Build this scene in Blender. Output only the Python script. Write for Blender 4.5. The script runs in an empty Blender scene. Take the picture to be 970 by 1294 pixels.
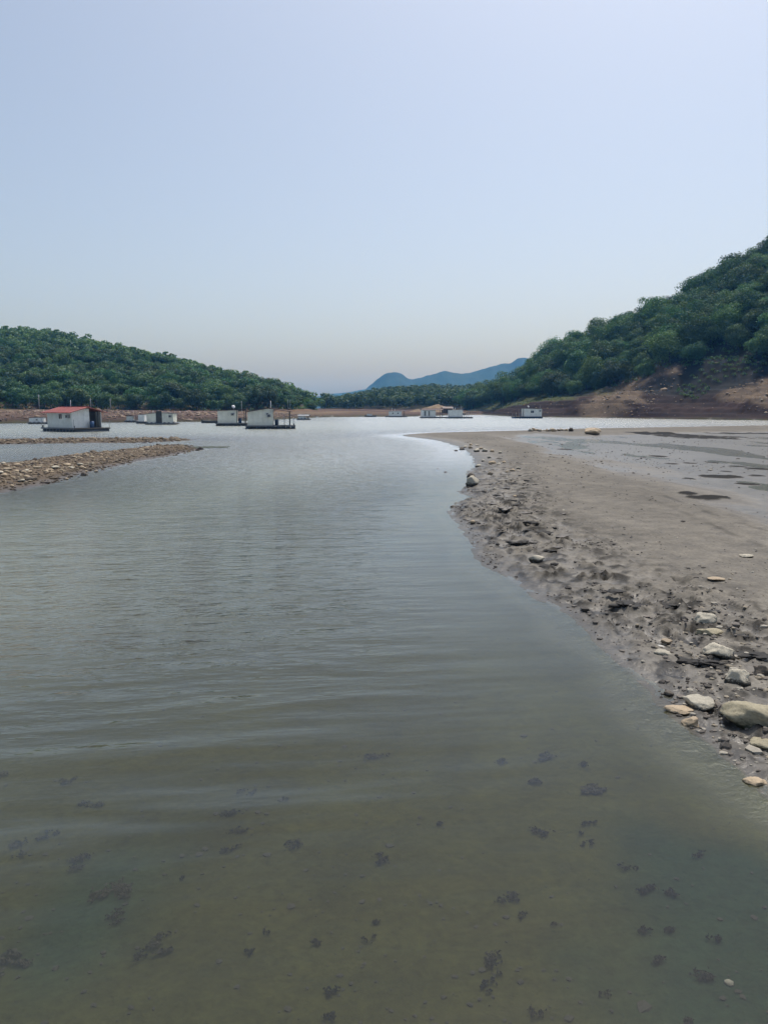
import bpy, bmesh, math, random
import numpy as np
from mathutils import Vector, Matrix

R = math.radians
rng = np.random.default_rng(7)
random.seed(7)
scn = bpy.context.scene
col = scn.collection

# ------------------------------------------------------------------ camera
CAM_H, FPX, PITCH = 2.2, 980.0, math.atan((647 - 516) / 980.0)
cam_d = bpy.data.cameras.new('camera')
cam_d.sensor_fit = 'VERTICAL'
cam_d.sensor_height = 24.0
cam_d.lens = 24.0 * FPX / 1294.0
cam_d.clip_start, cam_d.clip_end = 0.05, 20000
cam = bpy.data.objects.new('camera', cam_d)
cam.location = (0, 0, CAM_H)
cam.rotation_euler = (R(90) - PITCH, 0, 0)
col.objects.link(cam)
scn.camera = cam

# ------------------------------------------------------------------ sky, sun, exposure
SUN_AZ, SUN_EL = R(27), R(65)
w = bpy.data.worlds.new('World'); scn.world = w; w.use_nodes = True
wn = w.node_tree
bg = wn.nodes['Background']
sky = wn.nodes.new('ShaderNodeTexSky')
sky.sky_type = 'NISHITA'; sky.sun_disc = False
sky.sun_elevation = SUN_EL; sky.sun_rotation = SUN_AZ
sky.air_density = 0.8; sky.dust_density = 3.8; sky.ozone_density = 3.5; sky.altitude = 100
hs = wn.nodes.new('ShaderNodeHueSaturation'); hs.inputs['Hue'].default_value = 0.492; hs.inputs['Saturation'].default_value = 0.80   # milky summer haze
wn.links.new(sky.outputs[0], hs.inputs['Color']); wn.links.new(hs.outputs[0], bg.inputs[0])
bg.inputs[1].default_value = 0.136
sl = bpy.data.lights.new('sun', 'SUN')
sl.energy = 2.6; sl.angle = R(2.0); sl.color = (1.0, 0.95, 0.87)
so = bpy.data.objects.new('sun', sl)
sdir = Vector((math.sin(SUN_AZ) * math.cos(SUN_EL), math.cos(SUN_AZ) * math.cos(SUN_EL), math.sin(SUN_EL)))
so.rotation_euler = sdir.to_track_quat('Z', 'Y').to_euler()
so.location = (0, 0, 60)
col.objects.link(so)
scn.view_settings.view_transform = 'Standard'
scn.view_settings.look = 'None'
scn.view_settings.gamma = 1.0
scn.view_settings.exposure = 0.22
scn.view_settings.use_curve_mapping = False
scn.cycles.use_denoising = True
scn.cycles.max_bounces = 5
scn.cycles.diffuse_bounces = 2
scn.cycles.glossy_bounces = 2
scn.cycles.transmission_bounces = 2
scn.cycles.transparent_max_bounces = 16
scn.cycles.volume_bounces = 0

# ------------------------------------------------------------------ helpers
CP, SP = math.cos(PITCH), math.sin(PITCH)
def ray(px, py):
    u = (px - 485.0) / FPX; v = (647.0 - py) / FPX
    return np.array((u, CP + v * SP, -SP + v * CP))
def gp(px, py, z=0.0):                      # the spot on the level z that the photo shows there
    d = ray(px, py); t = (z - CAM_H) / d[2]
    return np.array((d[0] * t, d[1] * t))
def gps(pts, z=0.0): return np.array([gp(a, b, z) for a, b in pts])
def zat(py, y, px=485):                     # height seen at photo row py at depth y
    d = ray(px, py); return CAM_H + d[2] * y / d[1]
def xat(px, y): return ray(px, 516)[0] * y / ray(px, 516)[1]

def _hash(ix, iy, seed):
    h = (ix.astype(np.int64) * 374761393 + iy.astype(np.int64) * 668265263 + seed * 144665) & 0x7fffffff
    h = ((h ^ (h >> 13)) * 1274126177) & 0x7fffffff
    h = h ^ (h >> 16)
    return (h & 0xffff) / 65535.0
def vnoise(x, y, seed=0):
    ix = np.floor(x); iy = np.floor(y); fx = x - ix; fy = y - iy
    fx = fx * fx * (3 - 2 * fx); fy = fy * fy * (3 - 2 * fy)
    a = _hash(ix, iy, seed); b = _hash(ix + 1, iy, seed); c = _hash(ix, iy + 1, seed); d = _hash(ix + 1, iy + 1, seed)
    return (a + (b - a) * fx) * (1 - fy) + (c + (d - c) * fx) * fy - 0.5
def fbm(x, y, seed=0, octv=4, gain=0.5):
    r = 0; a = 1.0; s = 0
    for k in range(octv):
        r = r + a * vnoise(x * 2 ** k + 17.3 * k, y * 2 ** k - 9.1 * k, seed + k); s += a; a *= gain
    return r / s * 2            # about -1..1
def sstep(a, b, x):
    t = np.clip((x - a) / (b - a), 0, 1); return t * t * (3 - 2 * t)
def seg_dist(X, Y, P, closed=True):
    n = len(P); best = np.full(X.shape, 1e18)
    for i in range(n if closed else n - 1):
        ax, ay = P[i]; bx, by = P[(i + 1) % n]
        dx, dy = bx - ax, by - ay; L = dx * dx + dy * dy + 1e-12
        t = np.clip(((X - ax) * dx + (Y - ay) * dy) / L, 0, 1)
        best = np.minimum(best, (X - ax - t * dx) ** 2 + (Y - ay - t * dy) ** 2)
    return np.sqrt(best)
def inside(X, Y, P):
    r = np.zeros(X.shape, bool); n = len(P)
    for i in range(n):
        ax, ay = P[i]; bx, by = P[(i + 1) % n]
        if ay == by: continue
        c = ((ay > Y) != (by > Y)) & (X < (bx - ax) * (Y - ay) / (by - ay) + ax)
        r ^= c
    return r
def sdist(X, Y, P):
    d = seg_dist(X, Y, P); return np.where(inside(X, Y, P), d, -d)

def link(o, parent=None):
    col.objects.link(o)
    if parent is not None: o.parent = parent
    return o
def tag(o, label=None, cat=None, group=None, kind=None):
    if label: o['label'] = label
    if cat: o['category'] = cat
    if group: o['group'] = group
    if kind: o['kind'] = kind
    return o
def empty(name, loc, rz=0.0, label=None, cat=None, group=None):
    o = bpy.data.objects.new(name, None); o.location = loc; o.rotation_euler = (0, 0, rz)
    o.empty_display_size = 0.2
    link(o); return tag(o, label, cat, group)
def mesh_np(name, V, F, smooth=True, mat=None):
    V = np.asarray(V, np.float32); F = np.asarray(F, np.int32)
    me = bpy.data.meshes.new(name)
    n = len(F); k = F.shape[1]
    me.vertices.add(len(V)); me.vertices.foreach_set('co', V.ravel())
    me.loops.add(n * k); me.loops.foreach_set('vertex_index', F.ravel())
    me.polygons.add(n); me.polygons.foreach_set('loop_start', np.arange(0, n * k, k, dtype=np.int32))
    me.polygons.foreach_set('loop_total', np.full(n, k, np.int32))
    me.polygons.foreach_set('use_smooth', np.full(n, smooth, bool))
    me.update(calc_edges=True)
    if mat: me.materials.append(mat)
    return me
def vcol(me, name, rgb):
    a = me.attributes.new(name, 'FLOAT_COLOR', 'POINT')
    c = np.ones((len(rgb), 4), np.float32); c[:, :3] = rgb
    a.data.foreach_set('color', c.ravel())
def vflt(me, name, v):
    a = me.attributes.new(name, 'FLOAT', 'POINT'); a.data.foreach_set('value', np.asarray(v, np.float32))
def grid_faces(nr, nc, wrap=False):
    i = np.arange(nr - 1)[:, None]; j = np.arange(nc if wrap else nc - 1)[None, :]
    j2 = (j + 1) % nc
    return np.stack([i * nc + j, i * nc + j2, (i + 1) * nc + j2, (i + 1) * nc + j], -1).reshape(-1, 4)

class MB:                                    # collects boxes, bars and quads for one mesh
    def __init__(s): s.v = []; s.f = []
    def add(s, vs, fs):
        b = len(s.v); s.v += [tuple(p) for p in vs]; s.f += [tuple(b + i for i in f) for f in fs]; return s
    def box(s, x0, x1, y0, y1, z0, z1):
        return s.add([(x0,y0,z0),(x1,y0,z0),(x1,y1,z0),(x0,y1,z0),(x0,y0,z1),(x1,y0,z1),(x1,y1,z1),(x0,y1,z1)],
                     [(0,3,2,1),(4,5,6,7),(0,1,5,4),(1,2,6,5),(2,3,7,6),(3,0,4,7)])
    def prism(s, prof, y0, y1):              # (x,z) profile pulled along y
        n = len(prof)
        return s.add([(x, y0, z) for x, z in prof] + [(x, y1, z) for x, z in prof],
                     [tuple(range(n)), tuple(range(2*n-1, n-1, -1))] + [((i+1) % n, i, n+i, n+(i+1) % n) for i in range(n)])
    def prismx(s, prof, x0, x1):             # (y,z) profile pulled along x
        n = len(prof)
        return s.add([(x0, y, z) for y, z in prof] + [(x1, y, z) for y, z in prof],
                     [tuple(range(n-1, -1, -1)), tuple(range(n, 2*n))] + [(i, (i+1) % n, n+(i+1) % n, n+i) for i in range(n)])
    def tube(s, a, b, r0, r1=None, n=8):
        r1 = r0 if r1 is None else r1
        a = Vector(a); b = Vector(b); d = (b - a).normalized()
        u = d.orthogonal().normalized(); w_ = d.cross(u)
        ring = lambda p, r: [p + (u * math.cos(2*math.pi*k/n) + w_ * math.sin(2*math.pi*k/n)) * r for k in range(n)]
        return s.add(ring(a, r0) + ring(b, r1), [(k, (k+1) % n, n+(k+1) % n, n+k) for k in range(n)] +
                     [tuple(range(n-1, -1, -1)), tuple(range(n, 2*n))])
    def mesh(s, name, mat, smooth=False):
        me = bpy.data.meshes.new(name); me.from_pydata(s.v, [], s.f); me.materials.append(mat)
        if smooth:
            for p in me.polygons: p.use_smooth = True
        me.update(); return me
    def build(s, name, mat, parent=None, smooth=False, bevel=0.0):
        o = bpy.data.objects.new(name, s.mesh(name, mat, smooth)); link(o, parent)
        if bevel:
            m = o.modifiers.new('bevel', 'BEVEL'); m.width = bevel; m.segments = 2; m.limit_method = 'ANGLE'
        return o

# ------------------------------------------------------------------ materials
class NT:
    def __init__(s, name):
        s.m = bpy.data.materials.new(name); s.m.use_nodes = True; s.t = s.m.node_tree
        s.b = s.t.nodes['Principled BSDF']; s.out = s.t.nodes['Material Output']
    def n(s, typ, **kw):
        nd = s.t.nodes.new(typ)
        for k, v in kw.items():
            if k.startswith('i_'):
                key = k[2:].replace('_', ' '); nd.inputs[key].default_value = v
            else: setattr(nd, k, v)
        return nd
    def l(s, a, b): s.t.links.new(a, b)
    def noise(s, scale, detail=4, rough=0.6, vec=None, mapping=None):
        nd = s.n('ShaderNodeTexNoise'); nd.inputs['Scale'].default_value = scale
        nd.inputs['Detail'].default_value = detail; nd.inputs['Roughness'].default_value = rough
        if vec is None: vec = s.coord()
        if mapping:
            mp = s.n('ShaderNodeMapping'); mp.inputs['Scale'].default_value = mapping; s.l(vec, mp.inputs[0]); vec = mp.outputs[0]
        s.l(vec, nd.inputs['Vector']); return nd.outputs['Fac']
    def coord(s, which='Object'):
        if not hasattr(s, '_c'): s._c = s.n('ShaderNodeTexCoord')
        return s._c.outputs[which]
    def math(s, op, a, b=None, clamp=False):
        nd = s.n('ShaderNodeMath', operation=op, use_clamp=clamp)
        for i, x in enumerate((a, b)):
            if x is None: continue
            if isinstance(x, (int, float)): nd.inputs[i].default_value = x
            else: s.l(x, nd.inputs[i])
        return nd.outputs[0]
    def ramp(s, fac, stops):
        nd = s.n('ShaderNodeValToRGB'); e = nd.color_ramp.elements
        while len(e) < len(stops): e.new(0.5)
        for k, (p, c) in enumerate(stops):
            e[k].position = p; e[k].color = (*c, 1) if len(c) == 3 else c
        s.l(fac, nd.inputs[0]); return nd.outputs[0]
    def mix(s, fac, a, b, mode='MIX'):
        nd = s.n('ShaderNodeMix', data_type='RGBA', blend_type=mode)
        for x, i in ((fac, 0), (a, 6), (b, 7)):
            if isinstance(x, (int, float)): nd.inputs[i].default_value = x
            elif isinstance(x, tuple): nd.inputs[i].default_value = (*x, 1)
            else: s.l(x, nd.inputs[i])
        return nd.outputs[2]
    def attr(s, name):
        nd = s.n('ShaderNodeAttribute', attribute_name=name); return nd
    def bump(s, h, strength=0.4, dist=0.02, normal=None):
        nd = s.n('ShaderNodeBump'); nd.inputs['Strength'].default_value = strength; nd.inputs['Distance'].default_value = dist
        s.l(h, nd.inputs['Height'])
        if normal is not None: s.l(normal, nd.inputs['Normal'])
        return nd.outputs[0]

def mat_plain(name, rgb, rough=0.6, var=0.25, scale=3.0, metal=0.0, dirt=None, bump=0.0):
    t = NT(name)
    nz = t.noise(scale, 5, 0.65)
    c = t.mix(1.0, rgb, t.ramp(nz, [(0.25, (1-var,)*3), (0.75, (1+var*0.3,)*3)]), 'MULTIPLY')
    if dirt:
        n2 = t.noise(scale * 0.6, 6, 0.7, mapping=(1, 1, 0.25))
        c = t.mix(t.ramp(n2, [(0.58, (0,0,0)), (0.85, (0.6,)*3)]), c, dirt)
    t.l(c, t.b.inputs['Base Color']); t.b.inputs['Roughness'].default_value = rough; t.b.inputs['Metallic'].default_value = metal
    if bump: t.l(t.bump(t.noise(scale * 4), 0.5, bump), t.b.inputs['Normal'])
    return t.m

def mat_ground(name, grain=(2.2, 14.0), bump=0.35):
    t = NT(name)
    c = t.attr('col').outputs['Color']
    n1 = t.noise(grain[0], 4, 0.65); n2 = t.noise(grain[1], 3, 0.7)
    c = t.mix(1.0, c, t.ramp(n1, [(0.28, (0.72, 0.72, 0.74)), (0.72, (1.2, 1.18, 1.15))]), 'MULTIPLY')
    c = t.mix(1.0, c, t.ramp(n2, [(0.3, (0.75,)*3), (0.7, (1.17,)*3)]), 'MULTIPLY')
    t.l(c, t.b.inputs['Base Color'])
    wet = t.attr('wet').outputs['Fac']
    t.l(t.math('ADD', t.math('MULTIPLY', wet, -0.45), t.math('ADD', t.math('MULTIPLY', n1, 0.25), 0.65), clamp=True), t.b.inputs['Roughness'])
    b1 = t.bump(t.math('ADD', t.math('MULTIPLY', n1, 0.06), t.math('MULTIPLY', n2, 0.02)), bump * 1.4, 1.0)
    t.l(b1, t.b.inputs['Normal'])
    t.l(t.math('ADD', t.math('MULTIPLY', wet, 0.40), 0.06), t.b.inputs['Specular IOR Level'])
    return t.m

M = {}
M['bed'] = mat_ground('mud', (3.0, 19.0))
M['hill'] = mat_ground('hill_soil', (0.25, 1.4), 0.8)
for k, rgb, ro in (('white_panel', (0.86, 0.87, 0.84), 0.45), ('cream_panel', (0.85, 0.84, 0.73), 0.5), ('grey_panel', (0.72, 0.75, 0.71), 0.55)):
    M[k] = mat_plain(k, rgb, ro, 0.22, 1.5, dirt=(0.22, 0.19, 0.15))
M['red_roof'] = mat_plain('red_roof', (0.40, 0.11, 0.085), 0.45, 0.35, 1.2, dirt=(0.25, 0.10, 0.06))
M['brown_roof'] = mat_plain('brown_roof', (0.09, 0.05, 0.045), 0.55, 0.3, 1.2)
M['grey_roof'] = mat_plain('grey_roof', (0.30, 0.31, 0.32), 0.5, 0.3, 1.2)
M['dark_roof'] = mat_plain('dark_roof', (0.06, 0.065, 0.07), 0.6, 0.3, 1.2)
M['deck'] = mat_plain('deck_wood', (0.10, 0.09, 0.08), 0.75, 0.4, 4.0)
M['deck_edge'] = mat_plain('deck_edge_steel', (0.17, 0.18, 0.19), 0.6, 0.3, 3.0, dirt=(0.08, 0.07, 0.06))
M['float'] = mat_plain('float_plastic', (0.05, 0.065, 0.09), 0.4, 0.3, 3.0, dirt=(0.12, 0.10, 0.08))
M['blue_float'] = mat_plain('blue_plastic', (0.035, 0.09, 0.20), 0.4, 0.3, 3.0, dirt=(0.10, 0.10, 0.08))
M['metal'] = mat_plain('galvanised_steel', (0.42, 0.43, 0.44), 0.4, 0.2, 6.0, metal=0.6)
M['dark_metal'] = mat_plain('dark_steel', (0.05, 0.055, 0.06), 0.5, 0.2, 6.0)
M['white_paint'] = mat_plain('white_paint', (0.72, 0.73, 0.72), 0.4, 0.15, 4.0)
M['concrete'] = mat_plain('weathered_concrete', (0.33, 0.34, 0.33), 0.8, 0.3, 3.0)
M['wood'] = mat_plain('weathered_wood', (0.17, 0.12, 0.08), 0.8, 0.4, 5.0)
M['tarp'] = mat_plain('grey_tarp', (0.33, 0.32, 0.30), 0.7, 0.3, 3.0)
tg = NT('window_glass'); tg.b.inputs['Base Color'].default_value = (0.02, 0.025, 0.03, 1); tg.b.inputs['Roughness'].default_value = 0.08
M['glass'] = tg.m
M['foam'] = mat_plain('dirty_foam', (0.58, 0.56, 0.44), 0.85, 0.35, 5.0, dirt=(0.14, 0.14, 0.06), bump=0.008)
M['clod'] = mat_plain('black_mud', (0.018, 0.017, 0.016), 0.8, 0.5, 9.0, bump=0.002)
M['mudclod'] = mat_plain('grey_mud_lump', (0.085, 0.076, 0.068), 0.55, 0.5, 9.0, bump=0.002)
M['weed'] = mat_plain('dead_leaf_litter', (0.014, 0.010, 0.006), 0.8, 0.5, 20.0)
M['shell'] = mat_plain('shell', (0.62, 0.60, 0.54), 0.4, 0.3, 20.0)
M['algae'] = mat_plain('algae', (0.03, 0.05, 0.025), 0.7, 0.5, 6.0)
M['bark'] = mat_plain('bark', (0.08, 0.065, 0.05), 0.9, 0.4, 3.0, bump=0.03)

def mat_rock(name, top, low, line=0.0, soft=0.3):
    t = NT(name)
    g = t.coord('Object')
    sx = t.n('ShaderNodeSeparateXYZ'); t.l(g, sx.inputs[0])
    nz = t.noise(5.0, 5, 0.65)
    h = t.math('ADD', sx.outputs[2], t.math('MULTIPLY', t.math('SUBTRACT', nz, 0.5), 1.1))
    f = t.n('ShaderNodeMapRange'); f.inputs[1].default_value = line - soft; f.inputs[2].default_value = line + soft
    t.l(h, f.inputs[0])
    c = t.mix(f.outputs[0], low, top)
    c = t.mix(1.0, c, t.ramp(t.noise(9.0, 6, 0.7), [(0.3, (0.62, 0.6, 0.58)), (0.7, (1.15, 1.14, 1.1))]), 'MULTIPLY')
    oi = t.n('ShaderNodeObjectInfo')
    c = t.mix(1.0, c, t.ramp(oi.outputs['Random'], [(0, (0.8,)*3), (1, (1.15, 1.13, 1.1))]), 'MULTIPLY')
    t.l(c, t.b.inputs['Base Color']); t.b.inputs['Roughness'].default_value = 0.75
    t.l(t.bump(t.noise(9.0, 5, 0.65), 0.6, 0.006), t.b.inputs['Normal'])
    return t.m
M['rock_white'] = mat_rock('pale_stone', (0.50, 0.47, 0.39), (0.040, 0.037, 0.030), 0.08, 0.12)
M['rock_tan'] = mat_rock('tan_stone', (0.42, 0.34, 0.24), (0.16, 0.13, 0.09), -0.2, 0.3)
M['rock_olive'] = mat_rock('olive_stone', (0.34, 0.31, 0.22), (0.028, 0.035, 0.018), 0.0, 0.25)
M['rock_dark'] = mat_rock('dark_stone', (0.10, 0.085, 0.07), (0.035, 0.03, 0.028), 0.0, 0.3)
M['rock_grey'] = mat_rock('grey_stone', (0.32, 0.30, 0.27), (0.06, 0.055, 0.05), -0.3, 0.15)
def mat_cobbles():
    t = NT('gravel_stones')
    c = t.attr('col').outputs['Color']
    c = t.mix(1.0, c, t.ramp(t.noise(6.0, 5, 0.7), [(0.3, (0.7,)*3), (0.7, (1.15,)*3)]), 'MULTIPLY')
    t.l(c, t.b.inputs['Base Color']); t.b.inputs['Roughness'].default_value = 0.8
    return t.m
M['cobbles'] = mat_cobbles()

def mat_leaf(name, a, b, seedscale=0.35):
    t = NT(name)
    oi = t.n('ShaderNodeObjectInfo')
    lv = t.attr('leaf').outputs['Fac']
    c = t.mix(lv, a, b)
    hv = t.n('ShaderNodeHueSaturation')
    hm = t.n('ShaderNodeMapRange'); hm.inputs[3].default_value = 0.475; hm.inputs[4].default_value = 0.525
    t.l(oi.outputs['Random'], hm.inputs[0]); t.l(hm.outputs[0], hv.inputs['Hue'])
    vm = t.n('ShaderNodeMapRange'); vm.inputs[3].default_value = 0.6; vm.inputs[4].default_value = 1.5
    r2 = t.math('FRACT', t.math('MULTIPLY', oi.outputs['Random'], 7.31)); t.l(r2, vm.inputs[0]); t.l(vm.outputs[0], hv.inputs['Value'])
    t.l(c, hv.inputs['Color'])
    dif = t.n('ShaderNodeBsdfDiffuse'); tr = t.n('ShaderNodeBsdfTranslucent'); gl = t.n('ShaderNodeBsdfGlossy')
    gl.inputs['Roughness'].default_value = 0.5; gl.inputs['Color'].default_value = (0.5, 0.55, 0.6, 1)
    t.l(hv.outputs[0], dif.inputs[0]); t.l(hv.outputs[0], tr.inputs[0])
    m1 = t.n('ShaderNodeMixShader'); m1.inputs[0].default_value = 0.3
    t.l(dif.outputs[0], m1.inputs[1]); t.l(tr.outputs[0], m1.inputs[2])
    m2 = t.n('ShaderNodeMixShader'); m2.inputs[0].default_value = 0.06
    t.l(m1.outputs[0], m2.inputs[1]); t.l(gl.outputs[0], m2.inputs[2])
    t.l(m2.outputs[0], t.out.inputs['Surface'])
    return t.m
M['leaf'] = mat_leaf('oak_foliage', (0.028, 0.076, 0.026), (0.135, 0.240, 0.062))
M['leaf_far'] = mat_leaf('hill_foliage', (0.034, 0.090, 0.028), (0.120, 0.215, 0.058))
M['grass'] = mat_leaf('bank_grass', (0.07, 0.10, 0.035), (0.12, 0.15, 0.05))

def mat_water():
    t = NT('lake_water')
    pos = t.coord('Object')
    chop = t.attr('chop').outputs['Fac']; depth = t.attr('depth').outputs['Fac']
    rot = t.n('ShaderNodeMapping'); rot.inputs['Rotation'].default_value = (0, 0, R(-7)); t.l(pos, rot.inputs[0]); p = rot.outputs[0]
    swell = t.noise(1.0, 2, 0.45, p, (0.40, 1.9, 1))
    rip = t.noise(1.0, 3, 0.55, p, (2.6, 7.5, 1))
    fine = t.noise(1.0, 3, 0.6, p, (5.0, 16.0, 1))
    far = t.noise(1.0, 4, 0.65, p, (0.7, 1.3, 1))
    calm = t.attr('calm').outputs['Fac']
    h = t.math('MULTIPLY', t.math('MULTIPLY', swell, 0.060), t.attr('swell').outputs['Fac'])
    h = t.math('ADD', h, t.math('MULTIPLY', t.math('MULTIPLY', rip, 0.014), chop))
    h = t.math('ADD', h, t.math('MULTIPLY', t.math('MULTIPLY', t.math('POWER', rip, 4.0), 0.085), chop))
    h = t.math('ADD', h, t.math('MULTIPLY', t.math('MULTIPLY', fine, 0.006), chop))
    h = t.math('ADD', h, t.math('MULTIPLY', t.math('MULTIPLY', far, 0.09), chop))
    h = t.math('MULTIPLY', h, calm)
    bm = t.bump(h, 1.0, 1.0)
    fr = t.n('ShaderNodeFresnel'); fr.inputs['IOR'].default_value = 1.33; t.l(bm, fr.inputs['Normal'])
    gl = t.n('ShaderNodeBsdfGlossy'); t.l(t.attr('rough').outputs['Fac'], gl.inputs['Roughness']); t.l(bm, gl.inputs['Normal'])
    gl.inputs['Color'].default_value = (0.96, 0.98, 1, 1)
    tr = t.n('ShaderNodeBsdfTransparent'); tr.inputs['Color'].default_value = (0.93, 0.96, 0.90, 1)
    mk = t.n('ShaderNodeBsdfDiffuse'); mk.inputs['Color'].default_value = (0.178, 0.198, 0.165, 1)
    op = t.math('SUBTRACT', 1.0, t.math('POWER', 2.718, t.math('MULTIPLY', depth, -0.55)))
    ms = t.n('ShaderNodeMixShader'); t.l(op, ms.inputs[0]); t.l(tr.outputs[0], ms.inputs[1]); t.l(mk.outputs[0], ms.inputs[2])
    m2 = t.n('ShaderNodeMixShader'); t.l(fr.outputs[0], m2.inputs[0]); t.l(ms.outputs[0], m2.inputs[1]); t.l(gl.outputs[0], m2.inputs[2])
    t.l(m2.outputs[0], t.out.inputs['Surface'])
    return t.m
M['water'] = mat_water()

# ------------------------------------------------------------------ the lie of the land
SPIT = np.vstack([gps([(990,1015),(970,1000),(940,972),(905,945),(860,915),(820,880),(790,850),(755,815),(715,775),(680,755),(640,730),(610,715),(597,702),
    (590,682),(578,660),(566,645),(572,636),(592,628),(578,621),(584,614),(592,605),(590,597),(600,588),(596,578),(592,571),(575,563),(553,556.5),(530,553.5),(510,551),
    (508,549.5),(540,547),(600,545.5),(660,544),(720,542),(800,540.5),(970,537.5)]), np.array([(75, 100), (130, 90), (130, 3), (20, 1.2), (6, 1.9)])])
BAR1 = np.vstack([gps([(0,622),(60,611),(110,598),(170,583),(215,576),(257,568),(235,562.5),(180,566),(120,573),(70,578),(0,588)]), np.array([(-24, 27), (-30, 19), (-16, 17.5)])])
BAR2 = np.vstack([gps([(0,561.5),(100,560),(180,559.5),(247,556.5),(200,555),(100,555.5),(0,557)]), np.array([(-48, 49), (-48, 44)])])
LAKE = np.vstack([np.array([(-260, 70)]), gps([(-300,541),(0,535.2),(100,534.2),(250,532.8),(330,531.2),(385,528.5),(405,527.2),(440,526.8),(520,526.4),(580,524.4),(600,523.6),
    (640,526),(690,527.2),(760,527.8),(850,529.6),(970,531.2),(1300,541)]), np.array([(180, 60), (180, -80), (-260, -80)])])
WET = np.vstack([gps([(630,551.5),(690,572),(760,597),(830,628),(900,658),(975,690)]), np.array([(20, 9.5), (60, 20), (60, 52)]), gps([(970,546.5),(850,547.5),(740,552),(680,548.8)])])
RIDGE = gps([(740,578),(800,592),(880,615),(970,640),(1100,680)])
DARKS = [(880,552,46,3.2),(835,549,40,1.2),(940,548,40,1.0),(893,634,24,3.0),(868,629,10,2.0),(910,603,30,2.0),(955,602,10,1.0),(945,612,18,1.6),(848,587,8,1),(832,577,9,1.2),
         (960,593,14,1.5),(930,590,10,1.0),(870,586,8,1),(712,568,9,.8),(700,581,7,.8),(812,578,6,.8),(900,585,9,.8),(915,597,6,.8),(870,607,8,.8),(630,581,5,.7)]
# holes and hoof-like dents in the mud: photo spot, width in pixels, stretch
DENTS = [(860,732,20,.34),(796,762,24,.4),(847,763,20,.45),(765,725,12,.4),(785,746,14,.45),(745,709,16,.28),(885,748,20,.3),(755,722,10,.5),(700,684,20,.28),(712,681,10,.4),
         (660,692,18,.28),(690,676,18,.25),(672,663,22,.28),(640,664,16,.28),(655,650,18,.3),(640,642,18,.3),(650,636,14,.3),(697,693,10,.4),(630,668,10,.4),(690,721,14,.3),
         (702,716,10,.4),(740,725,12,.4),(848,795,16,.5),(870,789,12,.5),(820,880,10,.4),(935,800,16,.4),(620,652,12,.3),(610,660,12,.3),(625,640,10,.3),(660,617,9,.3),(625,610,9,.3),(640,607,10,.25)]

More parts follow.
